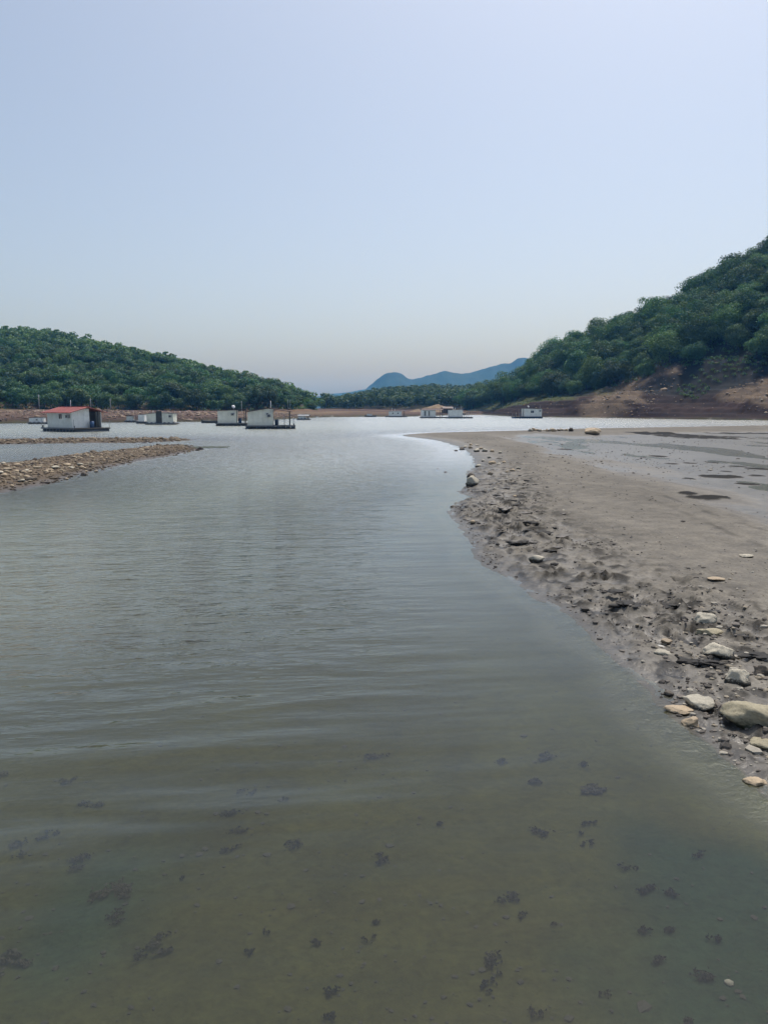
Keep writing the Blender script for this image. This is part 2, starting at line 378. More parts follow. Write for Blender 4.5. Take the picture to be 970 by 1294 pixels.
TRACKS = [gps([(808,627),(850,643),(900,665),(960,692)], .1), gps([(790,612),(840,627),(900,652),(965,672)], .1)]
def land(X, Y, detail=True):
    """height, base colour, wetness of the sheet under everything (water level is 0)"""
    sp = sdist(X, Y, SPIT)
    wob = fbm(X * 2.2, Y * 1.2, 11, 4)
    near = np.exp(-np.maximum(Y - 12, 0) / 25.0)
    sp = sp + wob * 0.16 * np.where(np.abs(sp) < 1.5, 1, 0.3)
    b1 = sdist(X, Y, BAR1) + fbm(X * 0.9, Y * 0.5, 23, 3) * 0.35
    b2 = sdist(X, Y, BAR2) + fbm(X * 0.6, Y * 0.3, 29, 3) * 0.3
    lk = -sdist(X, Y, LAKE)
    lk = lk + fbm(X * 0.05, Y * 0.05, 31, 4) * 3.0 * np.clip(np.abs(lk) / 6, 0.1, 1)
    s = np.maximum(np.maximum(sp, lk), np.maximum(b1, b2))
    dn = np.maximum(-s, 0)
    z = -(0.055 * np.minimum(dn, 4) + 0.10 * np.maximum(dn - 4, 0)); z = np.maximum(z, -3.0)
    z = z + np.where(s < 0, fbm(X * 1.1, Y * 1.1, 41, 4) * 0.03 * np.clip(dn, 0, 1), 0)
    # spit
    wt = sdist(X, Y, WET)
    zs = 0.035 * sstep(0, 0.5, sp) + 0.075 * sstep(0.2, 3.5, sp) + 0.05 * sstep(2, 9, sp)
    zs = zs + fbm(X * 0.5, Y * 0.35, 3, 4) * 0.025 * sstep(0.3, 2, sp)
    wetz = 0.004 + fbm(X * 0.35, Y * 0.11, 5, 6, .6) * 0.045 + 0.05 * sstep(1.6, 0.2, seg_dist(X, Y, RIDGE, False) + fbm(X * .7, Y * .4, 6, 3) * 0.6)
    k = sstep(-1.2, 1.6, wt + fbm(X * 0.6, Y * 0.16, 8, 5) * 2.2)
    zs = zs * (1 - k) + wetz * k
    # churned edge
    edge = sstep(0.0, 0.25, sp) * (1 - sstep(1.2, 3.0, sp)) * sstep(40, 24, Y) 
    ch = np.abs(fbm(X * 4.2, Y * 2.6, 13, 3)); ch2 = fbm(X * 11, Y * 7, 14, 3)
    zs = zs + edge * ((0.30 - ch) * 0.12 + ch2 * 0.045) * (0.5 + 0.6 * sstep(-.3, .5, fbm(X * .8, Y * .5, 15, 2)))
    zs = zs + (fbm(X * 5, Y * 5, 16, 3) * 0.012 + fbm(X * 16, Y * 16, 17, 2) * 0.006) * sstep(0.1, 0.6, sp) * (1 - 0.8 * k)
    zs = np.where((sp > 0.12) & (k < .4), np.maximum(zs, 0.008 + 0.01 * ch2), zs)
    dark = np.zeros_like(X)
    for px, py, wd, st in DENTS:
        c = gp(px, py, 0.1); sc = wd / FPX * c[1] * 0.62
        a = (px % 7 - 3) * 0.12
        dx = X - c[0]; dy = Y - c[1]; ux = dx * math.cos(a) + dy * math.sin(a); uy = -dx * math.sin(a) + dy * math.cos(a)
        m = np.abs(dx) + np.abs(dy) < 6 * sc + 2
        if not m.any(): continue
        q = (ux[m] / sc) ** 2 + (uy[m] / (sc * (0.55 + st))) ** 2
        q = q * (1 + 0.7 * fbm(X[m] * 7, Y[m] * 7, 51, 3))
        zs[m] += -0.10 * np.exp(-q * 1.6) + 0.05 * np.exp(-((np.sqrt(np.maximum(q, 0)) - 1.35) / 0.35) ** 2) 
        dark[m] = np.maximum(dark[m], 0.85 * np.exp(-np.maximum(q, 0) ** 2 * 1.3))  # wet black mud and the shade inside the hollows, both put into colour
    z = np.where(sp > 0, zs, z)
    # gravel bars
    zb = lambda b, h, s0: h * (1 - np.exp(-np.maximum(b, 0) / s0)) + fbm(X * 1.6, Y * 1.2, 19, 3) * 0.05 * np.clip(b, 0, 1)
    z = np.where(b1 > 0, zb(b1, 0.26, 1.5), z); z = np.where(b2 > 0, zb(b2, 0.14, 0.8), z)
    # shores
    zl = 0.75 * (1 - np.exp(-np.maximum(lk, 0) / 3.0)) + 0.020 * np.maximum(lk, 0) ** 0.95
    zl = np.minimum(zl, 2.0) + fbm(X * 0.12, Y * 0.05, 37, 4) * 0.12 * np.clip(lk / 4, 0, 1)
    z = np.where(lk > 0, zl, z)
    # ---- colours
    C = np.empty(X.shape + (3,)); C[:] = (0.040, 0.040, 0.014)                       # lake bottom
    bt = fbm(X * 0.9, Y * 0.7, 61, 4)
    C *= (1 + 0.32 * bt)[..., None]
    gr = sstep(0.1, 0.7, fbm(X * 0.8 + 5, Y * 0.6, 63, 3) + 0.35 * sstep(0.3, 1.4, X) * sstep(4.5, 2.5, Y))[..., None]
    C = C * (1 - gr) + np.array((0.020, 0.034, 0.020)) * gr
    mud = np.array((0.174, 0.162, 0.140)); cs = np.empty_like(C); cs[:] = mud
    cs *= (1 + 0.20 * fbm(X * 0.45, Y * 0.22, 71, 4) + 0.16 * fbm(X * 2.2 + Y * .5, Y * 0.5, 72, 4) + 0.10 * fbm(X * 6, Y * 5, 74, 3))[..., None]
    for tk in TRACKS:
        td = seg_dist(X, Y, tk, False) + 0.05 * fbm(X * 4, Y * 4, 75, 2); cs *= (1 - 0.35 * sstep(0.10, 0.02, td) * sstep(-.5, .2, fbm(X * .9, Y * .9, 76, 3)))[..., None]
    dampm = (1 - sstep(0.0, 0.9, sp + 0.25 * wob))[..., None]
    cs = cs * (1 - dampm * 0.42) * (1 - 0.35 * sstep(0.16, 0.02, sp + 0.05 * wob))[..., None]
    cs = np.where((k > 0.5)[..., None], cs * 0.82 + 0.0, cs)
    ed = (edge * sstep(0.25, 0.75, np.abs(fbm(X * 5.0, Y * 3.0, 73, 4)) * 1.9))[..., None]
    cs = cs * (1 - 0.82 * ed)
    for px, py, hw, hh in DARKS:
        c = gp(px, py, 0.0); sx_ = hw / FPX * c[1]; c2 = gp(px, py + hh, 0.0); sy_ = abs(c[1] - c2[1])
        m = (np.abs(X - c[0]) < sx_ * 2.2) & (np.abs(Y - c[1]) < sy_ * 2.2)
        if not m.any(): continue
        q = ((X[m] - c[0]) / sx_) ** 2 + ((Y[m] - c[1]) / sy_) ** 2 + 1.3 * fbm(X[m] * 1.7 + px, Y[m] * 0.8, 81, 4)
        f = sstep(1.15, 0.75, q); dark[m] = np.maximum(dark[m], f); z[m] = np.where(f > .3, np.maximum(z[m] + 0.02 * f, 0.014 * f), z[m])
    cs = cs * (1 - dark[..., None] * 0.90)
    shin = sstep(-0.03, 0.04, sp)[..., None]
    C = C * (1 - shin) + cs * shin
    gb = np.maximum(b1, b2); g = sstep(-0.3, 0.1, gb)[..., None]
    C = C * (1 - g) + np.array((0.14, 0.11, 0.08)) * (0.5 + 0.5 * sstep(0, .8, gb))[..., None] * g
    # algae on the far side of the first bar
    l = sstep(0, 2.0, lk)[..., None]
    bank = np.empty_like(C); bank[:] = (0.105, 0.070, 0.056)
    tn = sstep(-0.1, 0.5, fbm(X * 0.06, Y * 0.03, 91, 4))[..., None]; bank = bank * (1 - tn) + np.array((0.165, 0.12, 0.082)) * tn
    bank *= (1 + 0.35 * fbm(X * 0.15, Y * 0.5, 92, 3))[..., None]
    damp2 = (1 - sstep(0.5, 9, lk))[..., None]; bank = bank * (1 - 0.45 * damp2)
    rx = (sstep(14, 26, X + 0.04 * (Y - 150)) * sstep(300, 260, Y))[..., None]; bank = bank * (1 - rx) + np.array((0.048, 0.031, 0.028)) * (1 + .7 * fbm(X * .05, lk * 1.2, 93, 3)[..., None]) * rx
    gx = (sstep(-85, -105, X) * sstep(20, 60, lk))[..., None]
    bank = bank * (1 - gx) + np.array((0.14, 0.155, 0.07)) * gx
    C = C * (1 - l) + bank * l
    fl = sstep(150, 400, lk)[..., None]; C = C * (1 - fl) + np.array((0.05, 0.07, 0.035)) * fl
    wet = np.clip(sstep(0.09, 0.0, z) * 0.85 + 0.55 * k * (sp > 0), 0, 1)
    wet = np.where(lk > 0, 0.15 * sstep(0.3, 0.0, z), wet)
    wet = wet * sstep(-0.03, 0.0, z) * (1 - 0.95 * dark)
    return z, C, wet, sp, k

# ------------------------------------------------------------------ ground sheet and lake
th = np.concatenate([np.linspace(-180, -38, 48)[:-1], np.linspace(-38, 38, 510), np.linspace(38, 180, 48)[1:-1]])
th = np.radians(th)
rr = [0.05, 0.5, 0.9, 1.25]
while rr[-1] < 95: rr.append(rr[-1] * 1.006)
while rr[-1] < 4300: rr.append(rr[-1] * 1.03)
rr = np.array(rr)
Xg = rr[:, None] * np.sin(th)[None, :]; Yg = rr[:, None] * np.cos(th)[None, :]
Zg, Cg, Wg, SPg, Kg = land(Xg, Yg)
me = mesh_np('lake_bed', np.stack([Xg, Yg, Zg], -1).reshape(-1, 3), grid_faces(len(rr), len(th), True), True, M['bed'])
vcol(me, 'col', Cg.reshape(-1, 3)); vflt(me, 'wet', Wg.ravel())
ground = link(bpy.data.objects.new('ground', me)); tag(ground, kind='structure', label='grey mud flat and lake bed running up into the shores')

def bed_z(x, y):
    z = land(np.array([[float(x)]]), np.array([[float(y)]]))[0]; return float(z[0, 0])
def bed_zs(x, y):
    z, c, w_, sp, k = land(np.asarray(x, float)[None, :], np.asarray(y, float)[None, :]); return z[0], sp[0]

ri = np.concatenate([np.arange(0, 4), np.arange(4, np.searchsorted(rr, 95), 2), np.arange(np.searchsorted(rr, 95), np.searchsorted(rr, 420))])
ci = np.concatenate([np.arange(0, 47), np.arange(47, 47 + 510, 3), np.arange(47 + 510, len(th))])
Xw = Xg[np.ix_(ri, ci)]; Yw = Yg[np.ix_(ri, ci)]; Zb = Zg[np.ix_(ri, ci)]; SPw = SPg[np.ix_(ri, ci)]; Kw = Kg[np.ix_(ri, ci)]
me = mesh_np('lake_water', np.stack([Xw, Yw, np.zeros_like(Xw)], -1).reshape(-1, 3), grid_faces(len(ri), len(ci), True), True, M['water'])
sheen_murk = 1 + 6 * sstep(4, 12, np.hypot(Xw, Yw)) * (1 - 0.85 * sstep(18, 40, np.hypot(Xw, Yw)))          # murk thickened at mid range; its pale colour stands in for sky reflection
vflt(me, 'depth', (np.maximum(-Zb, 0) * sheen_murk).ravel())  # depth scaled by the murk that lightens the middle water
dist = np.hypot(Xw, Yw)
chop = 0.05 + 0.8 * sstep(4, 9, dist) * sstep(3.0, -3.5, Xw + 0.05 * (Yw - 8)) + 0.75 * sstep(9, 30, dist)
chop = np.where(SPw > 0, 0.12, chop * (0.25 + 0.75 * sstep(0.0, 3.5, -SPw)))
calm = np.where(SPw > 0, 0.30, 0.25 + 0.75 * sstep(0.0, 2.5, -SPw))
vflt(me, 'swell', (0.30 + 0.7 * sstep(2.0, -2.0, Xw - 0.12 * (Yw - 4)) * sstep(2.0, 4.0, Yw) * (1 + 0.7 * sstep(8.5, 6.0, Yw))).ravel())
vflt(me, 'rough', np.where(SPw < 0, 0.04 + 0.22 * sstep(6, 38, dist), 0.16).ravel())
vflt(me, 'chop', chop.ravel()); vflt(me, 'calm', calm.ravel())
lake = link(bpy.data.objects.new('lake_water', me)); tag(lake, kind='structure', label='rippled murky grey green lake water')

# ------------------------------------------------------------------ hills
def loft(name, cols, rows_fn, ncol, nrow, colour_fn, mat, rough=0.5, seed=0, nscale=0.12):
    """cols: list of (px, profile) with profile a list of (depth, height); lofted along px, smooth"""
    pxs = np.array([c[0] for c in cols], float)
    K = len(cols[0][1])
    prof = np.array([[(d, z) for d, z in c[1]] for c in cols])      # (n, K, 2)
    u = np.linspace(pxs[0], pxs[-1], ncol)
    P = np.empty((ncol, K, 2))
    for k in range(K):
        for a in range(2): P[:, k, a] = np.interp(u, pxs, prof[:, k, a])
    t = np.linspace(0, K - 1, nrow)
    X = np.empty((nrow, ncol)); Y = np.empty_like(X); Z = np.empty_like(X)
    ux = (u - 485) / FPX / CP * 0.9912
    for j in range(ncol):
        Y[:, j] = np.interp(t, np.arange(K), P[j, :, 0]); Z[:, j] = np.interp(t, np.arange(K), P[j, :, 1])
        X[:, j] = ux[j] * Y[:, j]
    T = np.repeat(t[:, None], ncol, 1); U = np.repeat(u[None, :], nrow, 0)
    amp = rough * np.clip(np.minimum(T * 1.5, 1), 0, 1)
    N = fbm(X * nscale, Y * nscale, seed + 1, 5)
    Z = Z + N * amp
    me = mesh_np(name, np.stack([X, Y, Z], -1).reshape(-1, 3), grid_faces(nrow, ncol), True, mat)
    C, W_ = colour_fn(U, T, X, Y, Z)
    vcol(me, 'col', C.reshape(-1, 3)); vflt(me, 'wet', W_.ravel())
    o = link(bpy.data.objects.new(name, me)); tag(o, kind='structure')
    return o, (U, T, X, Y, Z)
def ztop(py, d): return CAM_H + (516 - py) / FPX * d

# left hill: foot of the trees, mid slope, ridge, far side
LRIDGE = [(-330,446),(-200,436),(-60,427),(0,423),(45,420),(80,424),(115,430),(170,443),(215,452),(260,464),(320,479),(365,490),(390,499),(402,509),(412,517)]
lcols = []
for px, py in LRIDGE:
    f = np.clip((px + 100) / 500, 0, 1)
    db = 190 + 45 * f; dr = 390 - 90 * f
    zt = max(ztop(py, dr) - 4.6, 1.2)
    zb = 1.4 if px < 400 else 0.9
    lcols.append((px, [(db - 12, -0.3), (db, zb), (db + (dr - db) * .35, zb + (zt - zb) * .42), (db + (dr - db) * .7, zb + (zt - zb) * .80), (dr, zt), (dr + 60, zt * 0.75), (dr + 160, -1)]))
def lcol(U, T, X, Y, Z):
    C = np.empty(U.shape + (3,)); C[:] = (0.055, 0.05, 0.03)
    n = fbm(X * .08, Y * .08, 5, 4)[..., None]; C = C * (1 + .5 * n)
    e = sstep(1.25, 0.95, T)[..., None]; C = C * (1 - e) + np.array((0.17, 0.115, 0.08)) * e
    return C, np.zeros(U.shape)
left_hill, LG = loft('left_hill', lcols, None, 150, 60, lcol, M['hill'], 1.2, 100, 0.06)

# right hill: water's edge, bank, foot of the trees, slope, ridge, far side
RR = [  # px, waterline y, bank-top y, tree-foot y, treetop ridge y, foot depth, ridge depth
    (585,524.2,523.2,519,511,330,350), (605,523.7,521.5,515,503,318,345),(625,525,518.5,509,492,300,330),(645,526.2,512,504,483,278,318),(662,526.8,509,501,466,262,308),(690,527.2,508,500,441,242,290),
    (720,527.5,507,499,425,228,280),(760,527.8,507,493,408,213,268),(800,528.6,509,484,390,203,258),(840,529.4,510,466,374,194,250),(870,529.8,511,462,361,188,245),(900,530.2,510,458,341,182,238),
    (940,530.8,508,460,320,176,230),(970,531.2,507,462,303,172,225),(1100,534,505,455,250,160,212),(1300,541,500,440,190,150,205)]
rcols = []
for px, yw, yb, yf, yr, df, dr in RR:
    dw = gp(485, yw)[1]; dm = dw + (df - dw) * 0.45
    zm = max(ztop(yb, dm), 0.3); zf = max(ztop(yf, df), zm + 0.3); zr = max(ztop(yr, dr) - 8.2, zf + 1)
    rcols.append((px, [(dw - 8, -1.2), (dw, 0.0), (dw + (dm - dw) * .55, zm * .72), (dm, zm), (dm + (df - dm) * .5, zm + (zf - zm) * .35), (df, zf), (df + (dr - df) * .5, zf + (zr - zf) * .55), (dr, zr), (dr + 35, zr * .85), (dr + 120, -1)]))
SPUR = [(742,524,.05),(765,516,.25),(790,500,.55),(815,484,.8),(840,463,1)]
SPUR2 = [(925,512,.45),(945,503,.55),(975,492,.68),(1010,480,.8)]
def scr(X, Y, Z):
    d = Y * CP - (Z - CAM_H) * SP; return 485 + X / d * FPX, 647 - FPX * ((Z - CAM_H) * CP + Y * SP) / d
def rcol(U, T, X, Y, Z):
    C = np.empty(U.shape + (3,))
    C[:] = (0.040, 0.025, 0.022)
    st = fbm(Z * 1.1 + fbm(X * .05, Y * .05, 3, 2) * .6, X * 0.02, 7, 4)[..., None]
    C = C * (1 + 1.1 * st)
    sp1 = sstep(2.4, 1.2, seg_dist(X, Z, SPW, False) + 1.3 * fbm(X * .3, Z * .5, 9, 3))
    sp2 = sstep(2.2, 1.0, seg_dist(X, Z, SPW2, False) + 1.4 * fbm(X * .3, Z * .5, 10, 3))
    s = np.maximum(sp1, sp2)[..., None] * (T < 5.2)[..., None]
    C = C * (1 - s) + np.array((0.140, 0.105, 0.074)) * s
    e = sstep(3.0, 3.9, T)[..., None] * (1 - s)
    C = C * (1 - e) + np.array((0.022, 0.023, 0.022)) * (1 + 0.7 * fbm(X * .5, Z * .9, 12, 4)[..., None]) * e  # shade on the upper bank below the trees, put into the soil colour
    g = (sstep(2.7, 3.2, T) * sstep(790, 740, U) * sstep(-.35, .1, fbm(X * .15, Z * .4, 13, 3)))[..., None]
    C = C * (1 - g) + np.array((0.075, 0.085, 0.035)) * g
    f = sstep(5, 5.4, T)[..., None]; C = C * (1 - f) + np.array((0.04, 0.038, 0.024)) * f
    return C, 0.12 * sstep(1.4, 1.0, T)
def spur_world(pts):
    out = []
    for px, py, fr in pts:
        d = np.interp(px, [r[0] for r in RR], [gp(485, r[1])[1] * (1 - fr) + r[5] * fr for r in RR])
        out.append(((px - 485) / FPX * d, ztop(py, d)))
    return np.array(out)
SPW, SPW2 = spur_world(SPUR), spur_world(SPUR2)
right_hill, RG = loft('right_hill', rcols, None, 260, 110, rcol, M['hill'], 0.9, 200, 0.10)
# raise the ochre spur above the rest of the bank
v = np.empty(len(right_hill.data.vertices) * 3, np.float32); right_hill.data.vertices.foreach_get('co', v); v = v.reshape(-1, 3)
T_ = RG[1].ravel()
bumpz = 1.6 * np.maximum(sstep(5, 0, seg_dist(v[:, 0], v[:, 2], SPW, False)), sstep(4, 0, seg_dist(v[:, 0], v[:, 2], SPW2, False))) * sstep(1, 1.6, T_) * sstep(5.3, 4.4, T_)
terr = 0.35 * np.sin(v[:, 2] * 3.0 + v[:, 0] * .05) * sstep(1, 1.6, T_) * sstep(4.5, 3.2, T_)
v[:, 2] += bumpz + fbm(v[:, 0] * .6, v[:, 1] * .6, 77, 3) * 0.45 * sstep(1, 1.6, T_) * sstep(5.4, 4.6, T_) 
zz_ = v[:, 2]; v[:, 2] = np.where((T_ > 1.05) & (T_ < 4.2), zz_ - 0.150 * np.sin(2 * np.pi * (zz_ + .25 * fbm(v[:, 0] * .05, v[:, 1] * .05, 78, 3)) / 1.05), zz_)
v[:, 1] += terr
right_hill.data.vertices.foreach_set('co', v.ravel()); right_hill.data.update()
RGZ = v[:, 2].reshape(RG[2].shape); RGY = v[:, 1].reshape(RG[2].shape)

# low wooded hill closing the lake
FR = [(330,514),(395,512),(420,503),(450,498),(480,490),(520,487),(545,485),(580,486),(620,484),(660,480),(700,475),(800,470)]
fcols = []
for px, py in FR:
    db = 335; dr = 560; zt = max(ztop(py, dr) - 7.5, 1.6)
    fcols.append((px, [(db - 70, 0.0), (db - 20, .8), (db, 1.0), (db + 100, 1.0 + (zt - 1.0) * .55), (dr, zt), (dr + 200, -1)]))
def fcol(U, T, X, Y, Z):
    C = np.empty(U.shape + (3,)); C[:] = (0.05, 0.05, 0.03)
    e = sstep(2.3, 1.9, T)[..., None]; n = sstep(-.3, .4, fbm(X * .05, Y * .1, 3, 3))[..., None]
    C = C * (1 - e) + (np.array((0.10, 0.072, 0.056)) * (1 - n) + np.array((0.15, 0.115, 0.075)) * n) * e
    return C, np.zeros(U.shape)
far_hill, FG = loft('far_hill', fcols, None, 120, 40, fcol, M['hill'], 0.8, 300, 0.05)

# blue mountains
def mountain(name, ridge, d, depth, seed, amp):
    pxs = np.array([r[0] for r in ridge], float); ys = np.array([r[1] for r in ridge], float)
    u = np.linspace(pxs[0], pxs[-1], 240); y = np.interp(u, pxs, ys)
    ker = np.hanning(7); ker /= ker.sum(); y = np.convolve(np.pad(y, 3, 'edge'), ker, 'valid')
    zt = CAM_H + (516 - y) / FPX * d; x = (u - 485) / FPX * d
    t = np.linspace(-1, 1, 41)
    X = np.repeat(x[None], 41, 0); Y = np.repeat((d + t * depth)[:, None], 240, 1)
    Z = zt[None] * (1 - np.abs(t) ** 1.15)[:, None] - 1.0
    rid = np.abs(fbm(X / 120 + 0.2 * t[:, None], Y / 260, seed, 4))
    Z = Z - rid * amp * np.clip(np.abs(t) * 3, 0, 1)[:, None] * np.clip(Z / 60, 0, 1) + fbm(X / 22, Y / 22, seed + 5, 4) * 4.0
    C = np.empty(X.shape + (3,)); C[:] = (0.022, 0.048, 0.035); C *= (1 + 0.4 * fbm(X / 60, Y / 60, seed + 9, 4))[..., None]
    me = mesh_np(name, np.stack([X, Y, Z], -1).reshape(-1, 3), grid_faces(41, 240), True, M['hill'])
    vcol(me, 'col', C.reshape(-1, 3)); vflt(me, 'wet', np.zeros(X.size))
    return tag(link(bpy.data.objects.new(name, me)), kind='structure')
mountain('mountain', [(452,497),(462,493),(470,485),(478,478),(488,473),(498,471.5),(506,473),(514,478),(521,481),(530,478),(540,475),(550,473),(556,470),(562,468.5),(568,470),(580,472),(592,471.5),(604,468),(616,464),(630,461.5),(642,459),(652,454),(662,452.5),(672,455),(690,463),(720,470),(800,482),(900,500)], 2200, 380, 401, 26)
mountain('mountain_ridge', [(330,506),(380,504),(400,502),(418,498),(436,496),(450,493.5),(464,492.5),(480,490),(520,494),(600,500)], 2900, 350, 431, 18)

# ------------------------------------------------------------------ trees
def make_crown(seed, h, rad, nlobe, per, size, mat, low=0.22):
    g = np.random.default_rng(seed)
    V = []; L = []
    zc0 = h * (0.5 + low * .5); hz_ = h * (0.5 - low * .5)
    st = np.array((g.uniform(.8, 1.2), g.uniform(.8, 1.2), g.uniform(.85, 1.1))); off = g.normal(size=3) * np.array((.18, .18, .08)) * rad
    for i in range(nlobe):
        d0 = g.normal(size=3); d0 /= np.linalg.norm(d0); d0[2] = d0[2] * .9 + .1
        lr = rad * g.uniform(0.28, 0.50)
        c = np.array((0, 0, zc0)) + off * (i % 2) + d0 * st * g.uniform(.8, 1.2) * np.array((rad - lr * .7, rad - lr * .7, hz_ - lr * .5)) * g.uniform(.4, 1.0)
        d = g.normal(size=(per, 3)); d /= np.linalg.norm(d, axis=1)[:, None]
        flip = (d[:, 2] < -0.2) & (g.uniform(0, 1, per) < .6); d[flip, 2] *= -1
        p = c + d * (lr * g.uniform(0.5, 1.28, per) ** 0.7)[:, None] * np.array((1, 1, 0.85))
        nrm = d + g.normal(size=(per, 3)) * 0.38; nrm /= np.linalg.norm(nrm, axis=1)[:, None]
        tmp = g.normal(size=(per, 3)); u = np.cross(nrm, tmp); u /= np.linalg.norm(u, axis=1)[:, None]; w_ = np.cross(nrm, u)
        s = size * g.uniform(0.5, 1.25, per)[:, None]
        q = np.stack([p - u * s * .5, p - w_ * s * .36 + nrm * s * .1, p + u * s * .5, p + w_ * s * .36 + nrm * s * .1], 1)
        V.append(q.reshape(-1, 3)); lf = np.clip(g.normal(g.uniform(.2, .7), 0.2, per), 0, 1); L.append(np.repeat(lf, 4))
    V = np.concatenate(V); L = np.concatenate(L); F = np.arange(len(V)).reshape(-1, 4)
    me = mesh_np('crown', V, F, False, mat); vflt(me, 'leaf', L)
    return me
def make_trunk(seed, h, rad, mat):
    g = random.Random(seed); b = MB()
    pts = [Vector((0, 0, -0.6)), Vector((g.uniform(-.1, .1), g.uniform(-.1, .1), h * .25)), Vector((g.uniform(-.25, .25), g.uniform(-.25, .25), h * .5)), Vector((g.uniform(-.3, .3), g.uniform(-.3, .3), h * .78))]
    rs = [h * .032, h * .025, h * .018, h * .006]
    for i in range(3): b.tube(pts[i], pts[i+1], rs[i], rs[i+1], 6)
    for k in range(5):
        t = g.uniform(.3, .65); p = pts[1].lerp(pts[3], t); a = g.uniform(0, 6.28)
        b.tube(p, p + Vector((math.cos(a) * rad * .6, math.sin(a) * rad * .6, h * .2)), h * .011, h * .004, 5)
    return b.mesh('trunk', mat, True)
def put_tree(name, loc, sc, rz, var, label, group):
    e = empty(name, loc, rz, label, 'tree', group); e.scale = sc
    for nm, me in (('trunk', var[1]), ('crown', var[0])): link(bpy.data.objects.new(nm, me), e)
    return e
near_vars = [(make_crown(s, 8.6, 4.9, 34, 330, 0.40, M['leaf'], 0.05), make_trunk(s, 8.0, 3.3, M['bark'])) for s in range(6)]
far_vars = [(make_crown(40 + s, 5.8, 3.0, 18, 170, 0.40, M['leaf_far'], 0.06), make_trunk(40 + s, 5.6, 2.3, M['bark'])) for s in range(6)]

def sampler(G, Zs=None):
    U, T, X, Y, Z = G
    return lambda j, i: (X[i, j], Y[i, j], Z[i, j])
def scatter(G, tmin, tmax, umin, umax, spacing, seed, Z=None, Y=None, wjit=1.0):
    """blue-noise points on a lofted hill"""
    U, T, X, Y0, Z0 = G
    Z = Z0 if Z is None else Z; Y = Y0 if Y is None else Y
    g = np.random.default_rng(seed)
    u = g.uniform(umin, umax, 16000); t = g.uniform(tmin, tmax, 16000)
    nr, nc = U.shape
    fj = (u - U[0, 0]) / (U[0, -1] - U[0, 0]) * (nc - 1); fi = t / T[-1, 0] * (nr - 1)
    j = np.clip(fj.astype(int), 0, nc - 2); i = np.clip(fi.astype(int), 0, nr - 2); a = fj - j; b = fi - i
    bl = lambda A: (A[i, j] * (1 - a) + A[i, j + 1] * a) * (1 - b) + (A[i + 1, j] * (1 - a) + A[i + 1, j + 1] * a) * b
    P = np.stack([bl(X), bl(Y), bl(Z), t, u], 1)
    keep = []
    cells = {}
    for p in P:
        c = (int(p[0] // spacing), int(p[1] // spacing)); ok = True
        for dx in (-1, 0, 1):
            for dy in (-1, 0, 1):
                for q in cells.get((c[0] + dx, c[1] + dy), ()):
                    if (q[0] - p[0]) ** 2 + (q[1] - p[1]) ** 2 < spacing ** 2: ok = False; break
                if not ok: break
            if not ok: break
        if ok: cells.setdefault(c, []).append(p); keep.append(p)
    return np.array(keep)

# right hill: every tree its own
pts = scatter(RG, 4.3, 7.25, 588, 1035, 4.6, 3, RGZ, RGY)
pts = pts[(pts[:, 3] > 4.95) | ((pts[:, 4] < 785) & (pts[:, 4] > 630) & (pts[:, 3] > 4.3 + .6 * sstep(740, 785, pts[:, 4])))]
sx_, sy_ = scr(pts[:, 0], pts[:, 1], pts[:, 2])
order = np.argsort(pts[:, 1]); pts = pts[order]
pts_r = pts
for n_, p in enumerate(pts_r[:300]):
    g = random.Random(n_); s = g.uniform(0.66, 1.18) * (0.8 if p[3] < 5.25 else 1.0) if p[3] < 6.6 else g.uniform(0.7, 1.25)
    foot = p[3] < 5.3
    place = 'the moored white houseboat' if p[4] < 745 else 'the ochre spur' if p[4] < 840 else 'the dark shaded hollow'
    put_tree('oak_tree', (p[0], p[1], p[2] - 0.3), (s * g.uniform(.9, 1.15), s * g.uniform(.9, 1.15), s), g.uniform(0, 6.28), near_vars[n_ % 6],
             'leafy dark green tree at the foot of the steep wood on the right' if foot else 'tall leafy green tree on the skyline of the steep right hill' if p[3] > 6.6 else 'tall leafy green tree halfway up the right hill above ' + place,
             'trees at the foot of the right hill' if foot else 'trees on the ridge of the right hill' if p[3] > 6.6 else 'trees on the right slope above ' + place)
# left hill
pts = scatter(LG, 1.0, 4.25, -70, 397, 4.3, 5)
pts = pts[np.argsort(pts[:, 1])]
vis = pts[pts[:, 4] > -25]
ind = vis[:300]; rest = np.concatenate([vis[300:], pts[pts[:, 4] <= -25]])
for n_, p in enumerate(ind):
    g = random.Random(1000 + n_); s = g.uniform(0.72, 1.3) * (1 - 0.5 * float(sstep(335, 397, p[4])))
    foot = p[3] < 1.25
    band = 'low' if p[3] < 1.8 else 'midway up'; place = 'behind the red roofed houseboat' if p[4] < 150 else 'between the red and pale houseboats' if p[4] < 270 else 'behind the pale houseboats'
    put_tree('hill_tree', (p[0], p[1], p[2] - 0.2), (s * g.uniform(.95, 1.2), s * g.uniform(.95, 1.2), s), g.uniform(0, 6.28), far_vars[n_ % 6],
             'small dense tree along the foot of the left hill above the mud bank' if foot else 'rounded green tree ' + band + ' on the left hill, ' + place,
             'trees along the foot of the left hill' if foot else 'trees ' + band + ' on the left hill, ' + place)
